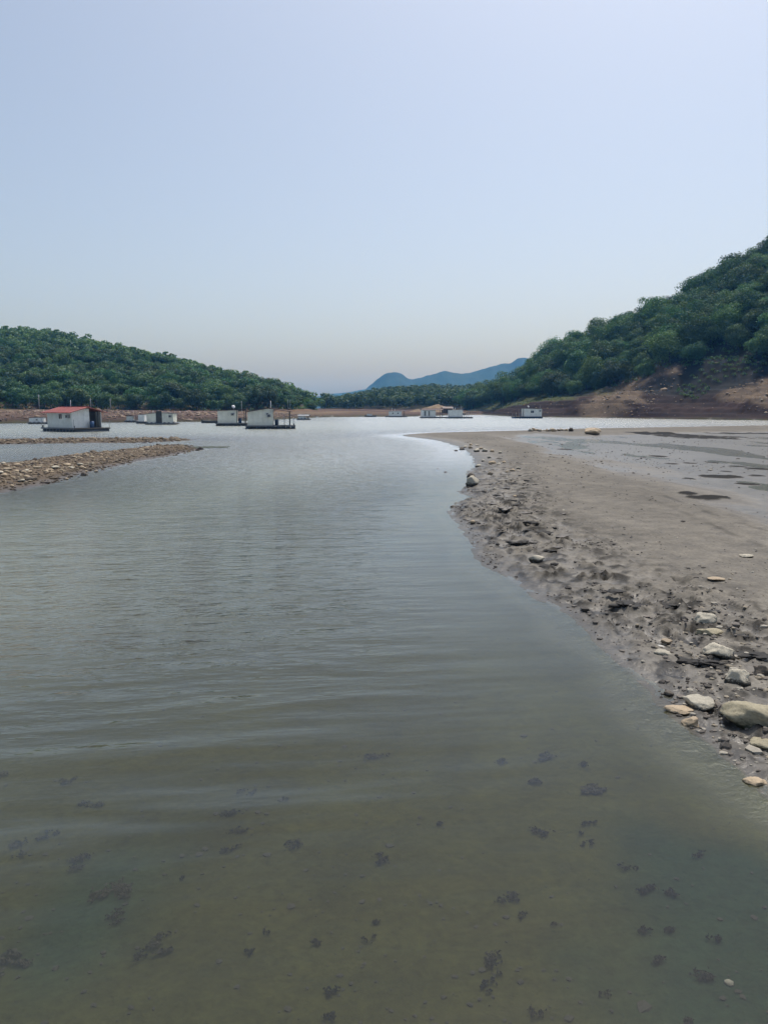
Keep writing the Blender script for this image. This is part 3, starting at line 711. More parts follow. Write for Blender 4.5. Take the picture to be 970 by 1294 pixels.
def wood(name, P, label, h, seed, n_lobe=10, per=40, size=0.95):
    g = np.random.default_rng(seed); Vs = []; Ls = []
    base = [make_crown(seed + 900 + k, h, h * .6, n_lobe, per, size, M['leaf_far'], 0.08) for k in range(5)]
    arr = []
    for b in base:
        v_ = np.empty(len(b.vertices) * 3, np.float32); b.vertices.foreach_get('co', v_); l_ = np.empty(len(b.vertices), np.float32); b.attributes['leaf'].data.foreach_get('value', l_)
        arr.append((v_.reshape(-1, 3), l_))
    for k, p in enumerate(P):
        v_, l_ = arr[k % 5]; a = g.uniform(0, 6.28); s = g.uniform(.8, 1.2)
        Rm = np.array(((math.cos(a), -math.sin(a), 0), (math.sin(a), math.cos(a), 0), (0, 0, 1)))
        Vs.append(v_ @ Rm.T * s + p[:3]); Ls.append(np.clip(l_ + g.uniform(-.25, .3), 0, 1))
    V = np.concatenate(Vs); me = mesh_np(name, V, np.arange(len(V)).reshape(-1, 4), False, M['leaf_far']); vflt(me, 'leaf', np.concatenate(Ls))
    return tag(link(bpy.data.objects.new(name, me)), label, kind='stuff')
wood('hill_wood', rest, 'upper part of the dense green wood on the left hill', 5.6, 11)
fp = scatter(FG, 2.05, 4.15, 409, 690, 4.8, 8)
wood('far_wood', fp, 'dark blue green wood on the low hill closing the lake', 6.4, 12)

# bushes and litter under the right-hand trees
def leaf_mass(name, P, h, seed, label, mat, per=40, size=0.4):
    g = np.random.default_rng(seed); n = len(P) * per
    c = np.repeat(P[:, :3], per, 0); d = g.normal(size=(n, 3)); d /= np.linalg.norm(d, axis=1)[:, None]; d[:, 2] = np.abs(d[:, 2])
    p = c + d * np.array((h, h, h * .8)) * g.uniform(.4, 1, (n, 1))
    nrm = d + g.normal(size=(n, 3)) * .6; nrm /= np.linalg.norm(nrm, axis=1)[:, None]
    u = np.cross(nrm, g.normal(size=(n, 3))); u /= np.linalg.norm(u, axis=1)[:, None]; w_ = np.cross(nrm, u); s = size * g.uniform(.5, 1.3, (n, 1))
    V = np.stack([p - u * s * .5, p - w_ * s * .35, p + u * s * .5, p + w_ * s * .35], 1).reshape(-1, 3)
    me = mesh_np(name, V, np.arange(4 * n).reshape(-1, 4), False, mat); vflt(me, 'leaf', np.repeat(g.uniform(0, .8, n), 4))
    return tag(link(bpy.data.objects.new(name, me)), label, kind='stuff')
up = scatter(RG, 4.9, 7.0, 590, 1030, 2.6, 21, RGZ, RGY)
leaf_mass('undergrowth', up, 1.5, 4, 'dark bushes filling the gaps under the trees of the right hill', M['leaf'], 34, 0.42)
bp = scatter(RG, 3.0, 5.1, 620, 1030, 1.35, 22, RGZ, RGY)
nb = fbm(bp[:, 0] * .12, bp[:, 1] * .12, 5, 3); sd_ = np.minimum(seg_dist(bp[:, 0], bp[:, 2], SPW, False), seg_dist(bp[:, 0], bp[:, 2], SPW2, False))
leaf_mass('talus_shade_scrub', bp[(bp[:, 4] > 815) & (bp[:, 3] > 3.3) & (sd_ > 3.5)], 0.8, 15, 'dark bluish scrub added for the shade on the talus right of the ochre spur', M['leaf'], 40, 0.34)  # dark leaves put in for the shade lying on the talus
leaf_mass('bank_scrub', bp[(nb > -0.15) & (sd_ > 4) & (bp[:, 4] < 815)], 0.6, 5, 'low scrub and grass on the bank below the right wood', M['grass'], 12, 0.26)
ug = scatter(LG, 1.0, 1.35, -60, 400, 2.2, 23)
leaf_mass('hill_foot_scrub', ug, 1.2, 6, 'dark bushes along the foot of the left hill', M['leaf_far'], 24, 0.5)

# ------------------------------------------------------------------ stones
def rock_mesh(name, seed, mat, sub=3, flat=0.7, rough=0.35, angular=False):
    bm = bmesh.new(); bmesh.ops.create_icosphere(bm, subdivisions=sub, radius=1.0)
    g = random.Random(seed); pl = []
    for k in range(12):
        d = Vector((g.gauss(0, 1), g.gauss(0, 1), g.gauss(0, .8))).normalized(); pl.append((d, g.uniform(0.55, 0.88)))
    off = g.uniform(0, 100)
    import mathutils
    for v_ in bm.verts:
        p = v_.co.copy()
        for d, c in pl:
            e = p.dot(d)
            if e > c: p -= d * (e - c) * 0.96
        n_ = mathutils.noise.fractal(p * 1.6 + Vector((off, off, 0)), 1.0, 2.0, 4)
        p *= 1 + rough * 0.45 * n_ + rough * 0.12 * mathutils.noise.noise(p * 5 + Vector((0, off, 0)))
        v_.co = (p.x, p.y, p.z * flat)
    me = bpy.data.meshes.new(name); bm.to_mesh(me); bm.free(); me.materials.append(mat)
    for p in me.polygons: p.use_smooth = True
    return me
def place_rock(name, px0, px1, py0, py1, mat, label, cat='stone', seed=1, sink=0.22, group=None, deep=1.0, flatmul=1.0, rz=None, rough=0.45):
    """stone standing on the ground, base at photo row py1"""
    cx = (px0 + px1) / 2
    q = gp(cx, py1, 0.08); zb = bed_z(*q)
    q = gp(cx, py1, zb); 
    wid = (px1 - px0) / FPX * q[1]; 
    # apparent height = front rise + foreshortened top
    dist = q[1]; elev = (CAM_H - zb) / dist
    hgt = max((py1 - py0) / FPX * dist - wid * deep * 0.55 * elev, wid * 0.18) * flatmul
    me = rock_mesh(name, seed, mat, (4 if wid * FPX / dist > 22 else 3) if wid * FPX / dist > 9 else 2, 1.0, rough)
    o = bpy.data.objects.new(name, me)
    o.scale = (wid * .58, wid * .52 * deep, hgt * (0.5 + sink) * 1.05)
    o.location = (q[0], q[1] + wid * .45 * deep, zb + hgt * (0.5 - sink) )
    o.rotation_euler = (0, 0, (seed * 1.7) % 6.28 if rz is None else rz)
    link(o); tag(o, label, cat, group); return o
ROCKS = [
    (931,1004,881,927,'rock_olive','large olive boulder with dark algae at the right edge of the shore','boulder',3),
    (872,913,875,899,'rock_white','pale stone with a dark wet base near the water beside a small tan stone','stone',5),
    (863,889,904,921,'rock_tan','small tan stone at the waterline below the pale stone','stone',6),
    (846,880,889,904,'rock_tan','flat brown stone half sunk at the waterline','stone',8),
    (918,953,842,867,'rock_white','white chipped stone lying above the olive boulder','stone',11),
    (897,936,810,835,'rock_white','cream stone with dark edge beside the long black mud slab','stone',14),
    (886,916,792,807,'rock_olive','low olive stone just below the white stone of the pile','stone',16),
    (881,909,773,792,'rock_white','white rounded stone at the top of the stone pile','stone',17),
    (830,850,819,831,'rock_white','small pale stone left of the black mud slab','stone',19),
    (954,988,929,949,'rock_olive','brown olive stone under the large boulder at the right edge','stone',21),
    (946,971,978,994,'rock_tan','lone tan pebble at the waterline lowest on the right shore','stone',22),
    (954,978,839,859,'rock_dark','dark brown stone at the right edge of the frame','stone',24),
    (670,690,699,711,'rock_white','lone pale stone in the churned mud strip along the water','stone',26),
    (590,605,601,615,'rock_white','pale rounded stone on the edge of the mud spit','stone',28),
    (590,600,597,603,'rock_dark','black stone just behind the pale stone on the spit edge','stone',29),
    (899,917,729,734,'rock_tan','thin pale flake of stone lying flat on the smooth mud','stone',31),
    (938,955,701,705,'rock_white','tiny white flake on the smooth mud far right','stone',33),
    (840,853,872,880,'rock_dark','small dark stone sunk in the shore mud','stone',35),
    (836,850,806,813,'rock_tan','small tan chip beside the white shell','stone',36),
    (741,756,516,527.6,'rock_grey','grey rounded boulder on the far right shore beside the ochre spur','boulder',37),
]
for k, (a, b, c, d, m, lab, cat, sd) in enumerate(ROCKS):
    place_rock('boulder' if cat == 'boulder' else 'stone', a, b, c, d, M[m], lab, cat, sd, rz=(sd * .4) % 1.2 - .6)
g = random.Random(5)
edge_spots = [(602,571,9),(595,567,7),(588,566,6),(607,568,6),(612,571,8),(622,571,6),(632,573,5),(622,587,9),(630,588,6),(648,596,8),(655,593,6),(640,597,5),(604,590,7),(583,569,8),(576,571,6),
              (563,598,5),(553,594,5),(620,600,8),(625,619,6),(650,628,5),(712,646,5),(597,661,8),(618,579,6),(637,585,5),(610,583,5),(595,563,5),(603,564,5)]
for k, (px, py, wd) in enumerate(edge_spots):
    dk = (px, py) in ((583,569),(576,571),(563,598),(553,594))
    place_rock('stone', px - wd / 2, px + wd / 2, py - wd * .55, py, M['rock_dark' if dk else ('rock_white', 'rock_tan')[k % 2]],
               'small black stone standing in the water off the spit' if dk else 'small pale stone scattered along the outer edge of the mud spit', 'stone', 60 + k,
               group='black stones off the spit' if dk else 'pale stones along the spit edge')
for k in range(16):
    px = 670 + k * 3.4 + g.uniform(-1.5, 1.5); wd = g.uniform(3.5, 7)
    place_rock('stone', px - wd / 2, px + wd / 2, 544.6 - wd * .55 + g.uniform(-1, .6), 545 + g.uniform(-1, .6), M[('rock_white', 'rock_tan', 'rock_tan', 'rock_dark')[k % 4]],
               'small stone in the row along the back edge of the spit', 'stone', 100 + k, group='stones along the back edge of the spit')

import mathutils
place_rock('boulder', 738, 761, 540.5, 548.5, M['rock_tan'], 'squat pale boulder stranded at the back edge of the mud flat', 'boulder', 47, sink=.12, deep=.7, rz=.2)

# black mud slabs and clods on the near shore
CLODS = [(883,913,829,842,'long black mud slab beside the cream stone'),(862,890,822,842,'dark weedy clod left of the black mud slab'),(926,948,794,808,'dark ragged clod right of the stone pile'),
         (944,975,816,833,'flat black slab at the right edge of the frame'),(868,886,778,796,'black clod on the left of the white stone of the pile'),(778,815,755,768,'long black ridge of turned mud with pale mud below'),
         (832,862,757,768,'dark curled clod of mud right of the long black ridge'),(766,788,741,750,'dark lump of mud above the long black ridge'),(752,774,720,730,'dark lump of mud highest of the near row'),
         (896,915,769,775,'thin dark slab just behind the white stone of the pile'),(905,918,880,893,'black clod on the right side of the pale stone')]
for k, (a, b_, c, d, lab) in enumerate(CLODS):
    o = place_rock('mud_clod', a, b_, c + (d - c) * .35, d, M['clod'], lab, 'clod', 200 + k, sink=.2, flatmul=.8, deep=.8, rz=(k * .9) % .7 - .35, rough=1.5)
CH = [(660,664,20),(672,662,16),(690,676,22),(712,680,18),(700,668,12),(655,690,26),(670,687,16),(690,718,18),(702,714,12),(640,645,20),(655,640,18),(648,634,14),(663,650,14),(630,655,14),(618,648,12),(622,638,12),
      (645,662,10),(695,698,16),(705,693,12),(668,672,12),(720,690,10),(712,650,8),(615,665,10),(605,655,9),(632,671,10),(628,627,10),(612,622,8),(640,618,9),(650,612,8),(665,608,8),(630,611,8)]
for k, (px, py, wd) in enumerate(CH):
    place_rock('mud_clod', px - wd / 2, px + wd / 2, py - wd * .22, py, M['clod' if k % 3 else 'mudclod'], 'ragged dark mud clod in the churned strip along the water edge of the spit', 'clod', 240 + k, sink=.15, flatmul=1.0, deep=.7,
               group='mud clods in the churned strip', rough=1.5, rz=(k * .7) % .8 - .4)

for k, (px, py, wd, st) in enumerate(DENTS[:11]):  # black slabs added at the hollow rims to deepen their shade
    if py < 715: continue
    place_rock('mud_clod', px - wd * .75, px + wd * .6, py - wd * .34, py + 1, M['clod'], 'black mud slab added to deepen the shade in a hollow trodden into the mud above the stone pile', 'clod', 500 + k, sink=.2, flatmul=.9, deep=.5, group='black slabs shading trodden hollows', rough=1.6, rz=(k * .5) % .6 - .3)
def lumps(name, P, S, cols, mat, label, seed, flat=.6, kind='stuff', sub=1):
    g = np.random.default_rng(seed)
    bm = bmesh.new(); bmesh.ops.create_icosphere(bm, subdivisions=sub, radius=1); bv = np.array([v_.co[:] for v_ in bm.verts]); bf = np.array([[v_.index for v_ in f.verts] for f in bm.faces]); bm.free()
    n = len(P); nv = len(bv)
    d = 1 + g.uniform(-.32, .28, (n, nv, 1))
    V = bv[None] * d * np.array((1, 1, flat)) * (np.stack([g.uniform(.75, 1.35, n), g.uniform(.7, 1.2, n), g.uniform(.7, 1.25, n)], 1)[:, None, :]) * S[:, None, None]
    a = g.uniform(0, 6.28, n); ca, sa = np.cos(a)[:, None], np.sin(a)[:, None]
    V = np.stack([V[..., 0] * ca - V[..., 1] * sa, V[..., 0] * sa + V[..., 1] * ca, V[..., 2]], -1) + P[:, None, :]
    F = (bf[None] + (np.arange(n) * nv)[:, None, None]).reshape(-1, 3)
    me = mesh_np(name, V.reshape(-1, 3), F, False, mat); vcol(me, 'col', np.repeat(cols, nv, 0))
    o = link(bpy.data.objects.new(name, me)); return tag(o, label, kind=kind)
STONE = np.array([(0.26, 0.20, 0.13), (0.20, 0.15, 0.095), (0.34, 0.28, 0.195), (0.14, 0.105, 0.072), (0.17, 0.135, 0.10), (0.08, 0.06, 0.045)])
def bar_points(poly, n, seed):
    g = np.random.default_rng(seed); lo, hi = poly.min(0), poly.max(0); out = []
    X = g.uniform(lo[0], hi[0], n * 6); Y = g.uniform(lo[1], hi[1], n * 6)
    ok = sdist(X[None], Y[None], poly)[0] + g.uniform(-.5, .35, n * 6) > 0
    vx = np.abs(X) < Y * 0.60 + 2
    X, Y = X[ok & vx][:n], Y[ok & vx][:n]; return X, Y
X, Y = bar_points(BAR1, 6400, 4); Z, _ = bed_zs(X, Y); gg = np.random.default_rng(8)
S = gg.gamma(1.7, .015, len(X)) + .013
lumps('gravel_stones', np.stack([X, Y, np.maximum(Z, -.05) + S * .15], 1), S, STONE[gg.integers(0, 6, len(X))] * (0.45 + 0.6 * sstep(0.02, 0.16, Z + gg.uniform(-.04, .04, len(X))))[:, None], M['cobbles'], 'tan rubble and gravel covering the stony bar on the left', 9)
X, Y = bar_points(BAR2, 2200, 5); Z, _ = bed_zs(X, Y); S = gg.gamma(2.2, .022, len(X)) + .025
lumps('gravel_stones', np.stack([X, Y, np.maximum(Z, -.05) + S * .15], 1), S, STONE[gg.integers(0, 6, len(X))] * .8, M['cobbles'], 'brown gravel on the thin stony bar behind', 10)
# larger cobbles of the near bar, each its own
X, Y = bar_points(BAR1, 900, 6); m = np.hypot(X, Y) < 31; X, Y = X[m][:90], Y[m][:90]; Z, _ = bed_zs(X, Y)
cob = [rock_mesh('cobble', 300 + k, M[('rock_tan', 'rock_white', 'rock_tan', 'rock_dark')[k % 4]], 2, .7) for k in range(8)]
for k in range(len(X)):
    o = link(bpy.data.objects.new('cobble', cob[k % 8])); s = random.uniform(.06, .13)
    o.location = (X[k], Y[k], max(Z[k], 0) + s * .3); o.scale = (s * random.uniform(.9, 1.4), s, s * .8); o.rotation_euler = (0, 0, random.uniform(0, 6.28))
    tag(o, 'tan cobble lying on the near stony bar at the left', 'stone', 'cobbles on the left stony bar')
o = place_rock('stone', 100, 110, 595, 602, M['rock_dark'], 'dark stone at the lower edge of the left stony bar', 'stone', 333)
o = place_rock('stone', 248, 256, 564, 569, M['rock_dark'], 'black stone at the tip of the left stony bar', 'stone', 334)
# algae fringe behind the bar
X = gg.uniform(-24, -9, 500); Y = np.interp(X, *BAR1[[10, 9, 8, 7]].T[:, np.argsort(BAR1[[10, 9, 8, 7]][:, 0])]) + gg.uniform(0.0, 1.5, 500) ; S = gg.uniform(.08, .3, 500)
lumps('algae_mat', np.stack([X, Y, np.full(500, .0)], 1), S, np.tile((.03, .05, .025), (500, 1)), M['algae'], 'dark green algae floating along the back of the stony bar', 12, .12)
# small lumps in the churned mud
gg = np.random.default_rng(15)
X = gg.uniform(0.5, 9, 60000); Y = gg.uniform(3.2, 24, 60000); sp = sdist(X[None], Y[None], SPIT)[0]
ok = (sp > .05) & (sp < 2.4) & (fbm(X * .9, Y * .5, 15, 3) + gg.uniform(-.6, .5, 60000) - .25 * sp > 0)
X, Y = X[ok][:3000], Y[ok][:3000]; Z, _ = bed_zs(X, Y); S = gg.gamma(1.4, .006, len(X)) + .004
MUDC = np.array([(0.09, 0.08, 0.07), (0.13, 0.115, 0.10), (0.035, 0.032, 0.03), (0.17, 0.15, 0.13)])
lumps('mud_crumbs', np.stack([X, Y, Z + S * .15], 1), S, MUDC[gg.integers(0, 4, len(X))], M['cobbles'], 'small crumbs of mud and grit along the water edge', 16, .5)
# rubble of the ochre spurs and bank
X = gg.uniform(1, 30, 40000); Y = gg.uniform(5, 60, 40000) ; sp = sdist(X[None], Y[None], SPIT)[0]
ok = (sp > .6) & (np.abs(X) < Y * .62) & (gg.uniform(0, 1, 40000) < np.clip(9 / Y, 0, 1)) & (fbm(X * .5, Y * .3, 55, 3) + gg.uniform(-.5, .4, 40000) > 0); X, Y = X[ok][:2600], Y[ok][:2600]; Z, _ = bed_zs(X, Y)
S = (gg.gamma(1.3, .0035, len(X)) + .0035) * np.clip(Y / 9, .7, 3.0)
lumps('mud_specks', np.stack([X, Y, Z + S * .1], 1), S, np.array([(0.05, 0.045, 0.04), (0.09, 0.08, 0.07), (0.06, 0.055, 0.05), (0.34, 0.31, 0.26)])[gg.integers(0, 4, len(X))], M['cobbles'], 'tiny dark and pale bits strewn over the smooth mud flat', 56, .5)
PB = np.array([gp(a, b_, .06) for a, b_ in zip(gg.normal(905, 45, 900), gg.normal(850, 70, 900))]); Z, sp = bed_zs(PB[:, 0], PB[:, 1]); ok = sp > .03; PB = PB[ok]; Z = Z[ok]; S = gg.gamma(1.8, .006, len(PB)) + .005
lumps('pebbles', np.stack([PB[:, 0], PB[:, 1], Z + S * .1], 1), S, np.array([(0.28, 0.24, 0.18), (0.16, 0.14, 0.12), (0.08, 0.07, 0.06), (0.36, 0.33, 0.27), (0.12, 0.105, 0.09)])[gg.integers(0, 5, len(PB))], M['cobbles'], 'small pebbles pressed into the mud around the stone pile', 57, .6)
bp = scatter(RG, 1.2, 5.2, 640, 1030, 0.9, 31, RGZ, RGY)
sdn = np.minimum(seg_dist(bp[:, 0], bp[:, 2], SPW, False), seg_dist(bp[:, 0], bp[:, 2], SPW2, False))
gg = np.random.default_rng(19); ok = (sdn < 2.6) | (gg.uniform(0, 1, len(bp)) < .10); bp = bp[ok]; S = gg.gamma(1.6, .085, len(bp)) + .05
lumps('rubble', bp[:, :3], S, np.array([(0.28, 0.20, 0.13), (0.22, 0.155, 0.10), (0.19, 0.14, 0.10), (0.36, 0.29, 0.21)])[gg.integers(0, 4, len(bp))], M['cobbles'], 'broken ochre rock on the spurs of the right bank', 20, .7)
# rubble along the left bank
X = gg.uniform(-75, -15, 2500); Y = gg.uniform(115, 200, 2500); Z, _ = bed_zs(X, Y); ok = Z > .1; S = gg.gamma(2, .09, ok.sum()) + .05
lumps('rubble', np.stack([X, Y, Z], 1)[ok], S, np.array([(0.20, 0.13, 0.095), (0.16, 0.10, 0.075), (0.11, 0.08, 0.065), (0.27, 0.20, 0.14)])[gg.integers(0, 4, ok.sum())], M['cobbles'], 'reddish rubble on the bank under the left hill', 21, .6)

# shells on the mud
def shell(px, py, wd, label, seed):
    q = gp(px, py, .08); zb = bed_z(*q); s = wd / FPX * q[1] * .5
    bm = bmesh.new(); bmesh.ops.create_uvsphere(bm, u_segments=20, v_segments=10, radius=1)
    bmesh.ops.delete(bm, geom=[v_ for v_ in bm.verts if v_.co.z < -.05], context='VERTS')
    for v_ in bm.verts:
        x = v_.co.x; v_.co = Vector((x * s, v_.co.y * s * .5 * (1 - .3 * x), v_.co.z * s * .3))
    bmesh.ops.solidify(bm, geom=bm.faces[:], thickness=.004)
    me = bpy.data.meshes.new('shell'); bm.to_mesh(me); bm.free(); me.materials.append(M['shell'])
    for p in me.polygons: p.use_smooth = True
    o = link(bpy.data.objects.new('mussel_shell', me)); o.location = (q[0], q[1], zb + .008); o.rotation_euler = (R(-14), R(8), seed)
    tag(o, label, 'shell')
shell(831, 811, 22, 'thin white shell lying on the mud left of the stone pile', .25)
shell(884, 813, 7, 'tiny pinkish shell beside the low olive stone', .9)

# ------------------------------------------------------------------ leaf litter sunk under the shallow water
def clump(px, py, wd, seed, dens=1.0):
    z = -.10
    for _ in range(4): q = gp(px, py, z); z = bed_z(*q)
    q = gp(px, py, z); wm = wd / FPX * math.hypot(q[1], CAM_H) * .5
    g = np.random.default_rng(seed); st_ = g.uniform(.45, 1.5); n = int((22 + wd * 2.6) * g.uniform(.5, 1.2) * dens)
    mm = g.normal(0, .42, (n, 2)) * np.array((1, .75 * st_)) * wm; mm[:, 1] += mm[:, 0] * g.uniform(-.4, .6)
    cl = g.normal(0, .5, (4, 2)) * wm; mm = mm * .55 + cl[g.integers(0, 4, n)] * np.array((1, .8))
    V = []; F = []
    for k in range(n):
        s = wm * g.uniform(.05, .17) + .003; a = g.uniform(0, 6.28); c, d = math.cos(a), math.sin(a)
        m0 = len(V); h0 = g.uniform(.002, .012)
        for (ux, uy) in ((1, 0), (.35, .5), (-.5, .42), (-1, 0), (-.45, -.5), (.4, -.4)):
            x = ux * s * g.uniform(.75, 1.2); y = uy * s * .75 * g.uniform(.6, 1.2)
            V.append((mm[k, 0] + x * c - y * d, mm[k, 1] + x * d + y * c, h0 + g.uniform(-.004, .008)))
        V.append((mm[k, 0], mm[k, 1], h0 + .008)); 
        for i in range(6): F.append((m0 + i, m0 + (i + 1) % 6, m0 + 6))
    V = np.array(V); F = np.array(F)
    zz, _ = bed_zs(V[:, 0] + q[0], V[:, 1] + q[1]); V[:, 2] += zz - z + .004
    me = mesh_np('leaf_clump', V, F, False, M['weed'])
    o = link(bpy.data.objects.new('leaf_clump', me)); o.location = (q[0], q[1], z)
    return o
CL = [(475,957,34),(155,1130,46),(200,1190,40),(145,1165,26),(102,1088,34),(25,1072,40),(20,1215,50),(375,1070,24),(295,1030,24),(300,1050,20),(310,998,24),(290,1075,24),(335,1183,12),(400,1195,18),(465,1188,14),(475,1168,14),
      (683,1050,24),(640,1137,28),(625,1222,36),(890,1240,30),(835,1217,24),(880,1082,18),(815,1125,26),(850,1131,22),(815,1178,16),(845,1178,12),(632,963,22),(685,957,30),(735,968,14),(675,988,22),(750,1003,40),(742,1042,14),(790,1098,18),
      (485,1088,24),(415,1257,16),(612,1250,14),(675,1282,18),(768,1258,14),(80,990,24),(118,1018,26),(8,980,24),(60,1055,24),(555,1042,12),(175,1215,20),(315,1206,10),(415,1290,14),(740,1068,14),(870,1295,18),(660,1160,12),(230,1113,10),(360,1012,12),(735,1055,8),(900,1190,14),(700,1170,10)]
seen = {}
for k, (px, py, wd) in enumerate(CL):
    o = clump(px, py, wd, 700 + k)
    big = wd >= 34
    tag(o, 'wide ragged clump of dark leaf litter on the lake bottom' if big else 'small clump of dark leaf litter lying under the shallow water', 'leaf litter', 'wide clumps of sunken litter' if big else 'small clumps of sunken litter')
# flecks: too many and too small to count
gg = np.random.default_rng(33); n = 1000
px = gg.uniform(-20, 990, n); py = 720 + 590 * gg.uniform(0, 1, n) ** .8
G2 = np.array([gp(a, b_, -.1) for a, b_ in zip(px, py)]); Z, sp = bed_zs(G2[:, 0], G2[:, 1]); ok = (sp < -.15) & (Z < -.01) & (fbm(G2[:, 0] * 1.2, G2[:, 1] * 1.2, 44, 2) + gg.uniform(-.5, .6, n) > 0)
S = gg.gamma(1.6, .0034, n) + .0035
lumps('sunken_flecks', np.stack([G2[:, 0], G2[:, 1], Z + .003], 1)[ok], S[ok], np.tile((.014, .011, .007), (ok.sum(), 1)), M['cobbles'], 'dark flecks of litter strewn over the lake bottom', 34, .3)
z = -.1; q = gp(920, 1246, z); 
o = link(bpy.data.objects.new('stone', rock_mesh('stone', 401, M['rock_grey'], 2, .6))); o.location = (q[0], q[1], bed_z(*q) + .004); o.scale = (.022, .018, .015)
tag(o, 'small grey pebble under the water at the lower right', 'stone')

# ------------------------------------------------------------------ houseboats
def window(parent, cx, zc, wd, ht, y, name='window'):
    f = MB(); t = .05
    f.box(cx-wd/2, cx+wd/2, y-.035, y+.02, zc-ht/2, zc-ht/2+t); f.box(cx-wd/2, cx+wd/2, y-.035, y+.02, zc+ht/2-t, zc+ht/2)
    f.box(cx-wd/2, cx-wd/2+t, y-.034, y+.02, zc-ht/2+t, zc+ht/2-t); f.box(cx+wd/2-t, cx+wd/2, y-.034, y+.02, zc-ht/2+t, zc+ht/2-t)
    f.box(cx-.02, cx+.02, y-.033, y+.02, zc-ht/2+t, zc+ht/2-t)
    wo = f.build(name, M['white_paint'], parent)
    MB().box(cx-wd/2+t, cx+wd/2-t, y-.012, y+.012, zc-ht/2+t, zc+ht/2-t).build('pane', M['glass'], wo)
    return wo
def houseboat(px, py, rz, label, W=4.2, D=3.0, wall=1.75, deck=.38, x0=0.5, x1=0.0, porch=0.0, roof='gable_x', rise=.45, over=.25, wallm='white_panel', roofm='brown_roof',
              panels=True, wins=((.45, 1.15, .7, .6),), end_wins=(), door=None, masts=(), dish=None, rails=(), floats=True, floatm='float', awning=True, end_open=False, endm=None, loc=None, group=None, scale=1.0):
    """local x along the front (towards -y); cabin from 0..W, porch from W..W+porch; x0, x1 deck left and right of them"""
    q = gp(px, py) if loc is None else loc
    e = empty('houseboat', (q[0], q[1], 0), rz, label, 'houseboat', group)
    e.scale = (scale,) * 3
    ox = -(W + porch) / 2; A = ox - x0; B = ox + W + porch + x1
    # floats under the deck
    if floats:
        n = max(3, int((B - A) / .52)); st = (B - A) / n
        mef = MB().tube((0, -D/2 - .25, 0), (0, D/2 + .25, 0), .25, .25, 12).mesh('float', M[floatm], True)
        for k in range(n):
            f = link(bpy.data.objects.new('float', mef), e); f.location = (A + st * (k + .5), 0, .06)
    dk = MB(); dk.box(A, B, -D/2 - .35, D/2 + .35, deck - .12, deck); dk.build('deck', M['deck'], e)
    MB().box(A - .02, B + .02, -D/2 - .40, -D/2 - .352, deck - .12, deck + .015).build('deck_edge', M['deck_edge'], e)
    zt = deck + wall; L0, L1 = ox, ox + W
    # walls, panel by panel on the front and the two ends
    t = .06
    def gtop(x):       # wall top for a gable across the front
        if roof == 'gable_y':
            h = (W + porch) / 2; return zt + rise * (1 - abs(x - (ox + h)) / h)
        if roof == 'shed_x': return zt + rise * (x - ox) / (W + porch)
        return zt
    if panels:
        n = max(3, round(W / .55)); st = W / n
        for k in range(n):
            a, b_ = L0 + k * st + .006, L0 + (k + 1) * st - .006
            MB().add([(a,-D/2,deck),(b_,-D/2,deck),(b_,-D/2+t,deck),(a,-D/2+t,deck),(a,-D/2,gtop(a)),(b_,-D/2,gtop(b_)),(b_,-D/2+t,gtop(b_)),(a,-D/2+t,gtop(a))],
                     [(0,3,2,1),(4,5,6,7),(0,1,5,4),(1,2,6,5),(2,3,7,6),(3,0,4,7)]).build('wall_panel', M[wallm], e, bevel=.012)
        n2 = max(3, round(D / .6)); s2 = (D - 2*t) / n2
        for side, xx in (('l', L0), ('r', L1 - t)):
            for k in range(n2):
                if end_open and side == 'r' and k >= n2 * .6: continue
                y0, y1 = -D/2 + t + k * s2 + .005, -D/2 + t + (k + 1) * s2 - .005
                tp = (lambda y: zt + rise * (1 - abs(y) / (D / 2)) - .02) if roof == 'gable_x' else (lambda y: gtop(xx) - .01)
                MB().add([(xx,y0,deck),(xx+t,y0,deck),(xx+t,y1,deck),(xx,y1,deck),(xx,y0,tp(y0)),(xx+t,y0,tp(y0)),(xx+t,y1,tp(y1)),(xx,y1,tp(y1))],
                         [(0,3,2,1),(4,5,6,7),(0,1,5,4),(1,2,6,5),(2,3,7,6),(3,0,4,7)]).build('wall_panel', M[endm if endm and side == 'r' else wallm], e, bevel=.012)
        if end_open:
            MB().box(L1 - .9, L1 - .84, -D/2 + .07, D/2 - .07, deck + .03, zt).build('inner_wall', M['dark_metal'], e)
            MB().tube((L1 - .05, D/2 - .35, deck), (L1 - .05, D/2 - .35, zt + .1), .05, .05, 8).build('post', M['dark_metal'], e)
        bw = MB().add([(L0+.003,D/2-t,deck),(L1-.003,D/2-t,deck),(L1-.003,D/2,deck),(L0+.003,D/2,deck),(L0+.003,D/2-t,gtop(L0)),(L1-.003,D/2-t,gtop(L1)),(L1-.003,D/2,gtop(L1)),(L0+.003,D/2,gtop(L0))],
                 [(0,3,2,1),(4,5,6,7),(0,1,5,4),(1,2,6,5),(2,3,7,6),(3,0,4,7)]); bw.build('back_wall', M[wallm], e)
        MB().box(L0+.07, L1-.07, -D/2+.065, D/2-.065, deck+.001, deck+.03).build('cabin_floor', M['deck'], e)
    else:
        wb = MB()
        if roof == 'gable_x': wb.prismx([(-D/2, deck), (D/2, deck), (D/2, zt), (0, zt + rise - .02), (-D/2, zt)], L0, L1)
        else:
            xs = [L0] + ([ox + (W + porch) / 2] if roof == 'gable_y' and L0 < ox + (W + porch) / 2 < L1 else []) + [L1]
            wb.prism([(L0, deck), (L1, deck)] + [(x, gtop(x) - .02) for x in reversed(xs)], -D/2, D/2)
        wb.build('cabin', M[wallm], e)
    # roof
    r0, r1 = ox - over, ox + (W + porch if awning else W) + over; th_ = .07
    rb = MB()
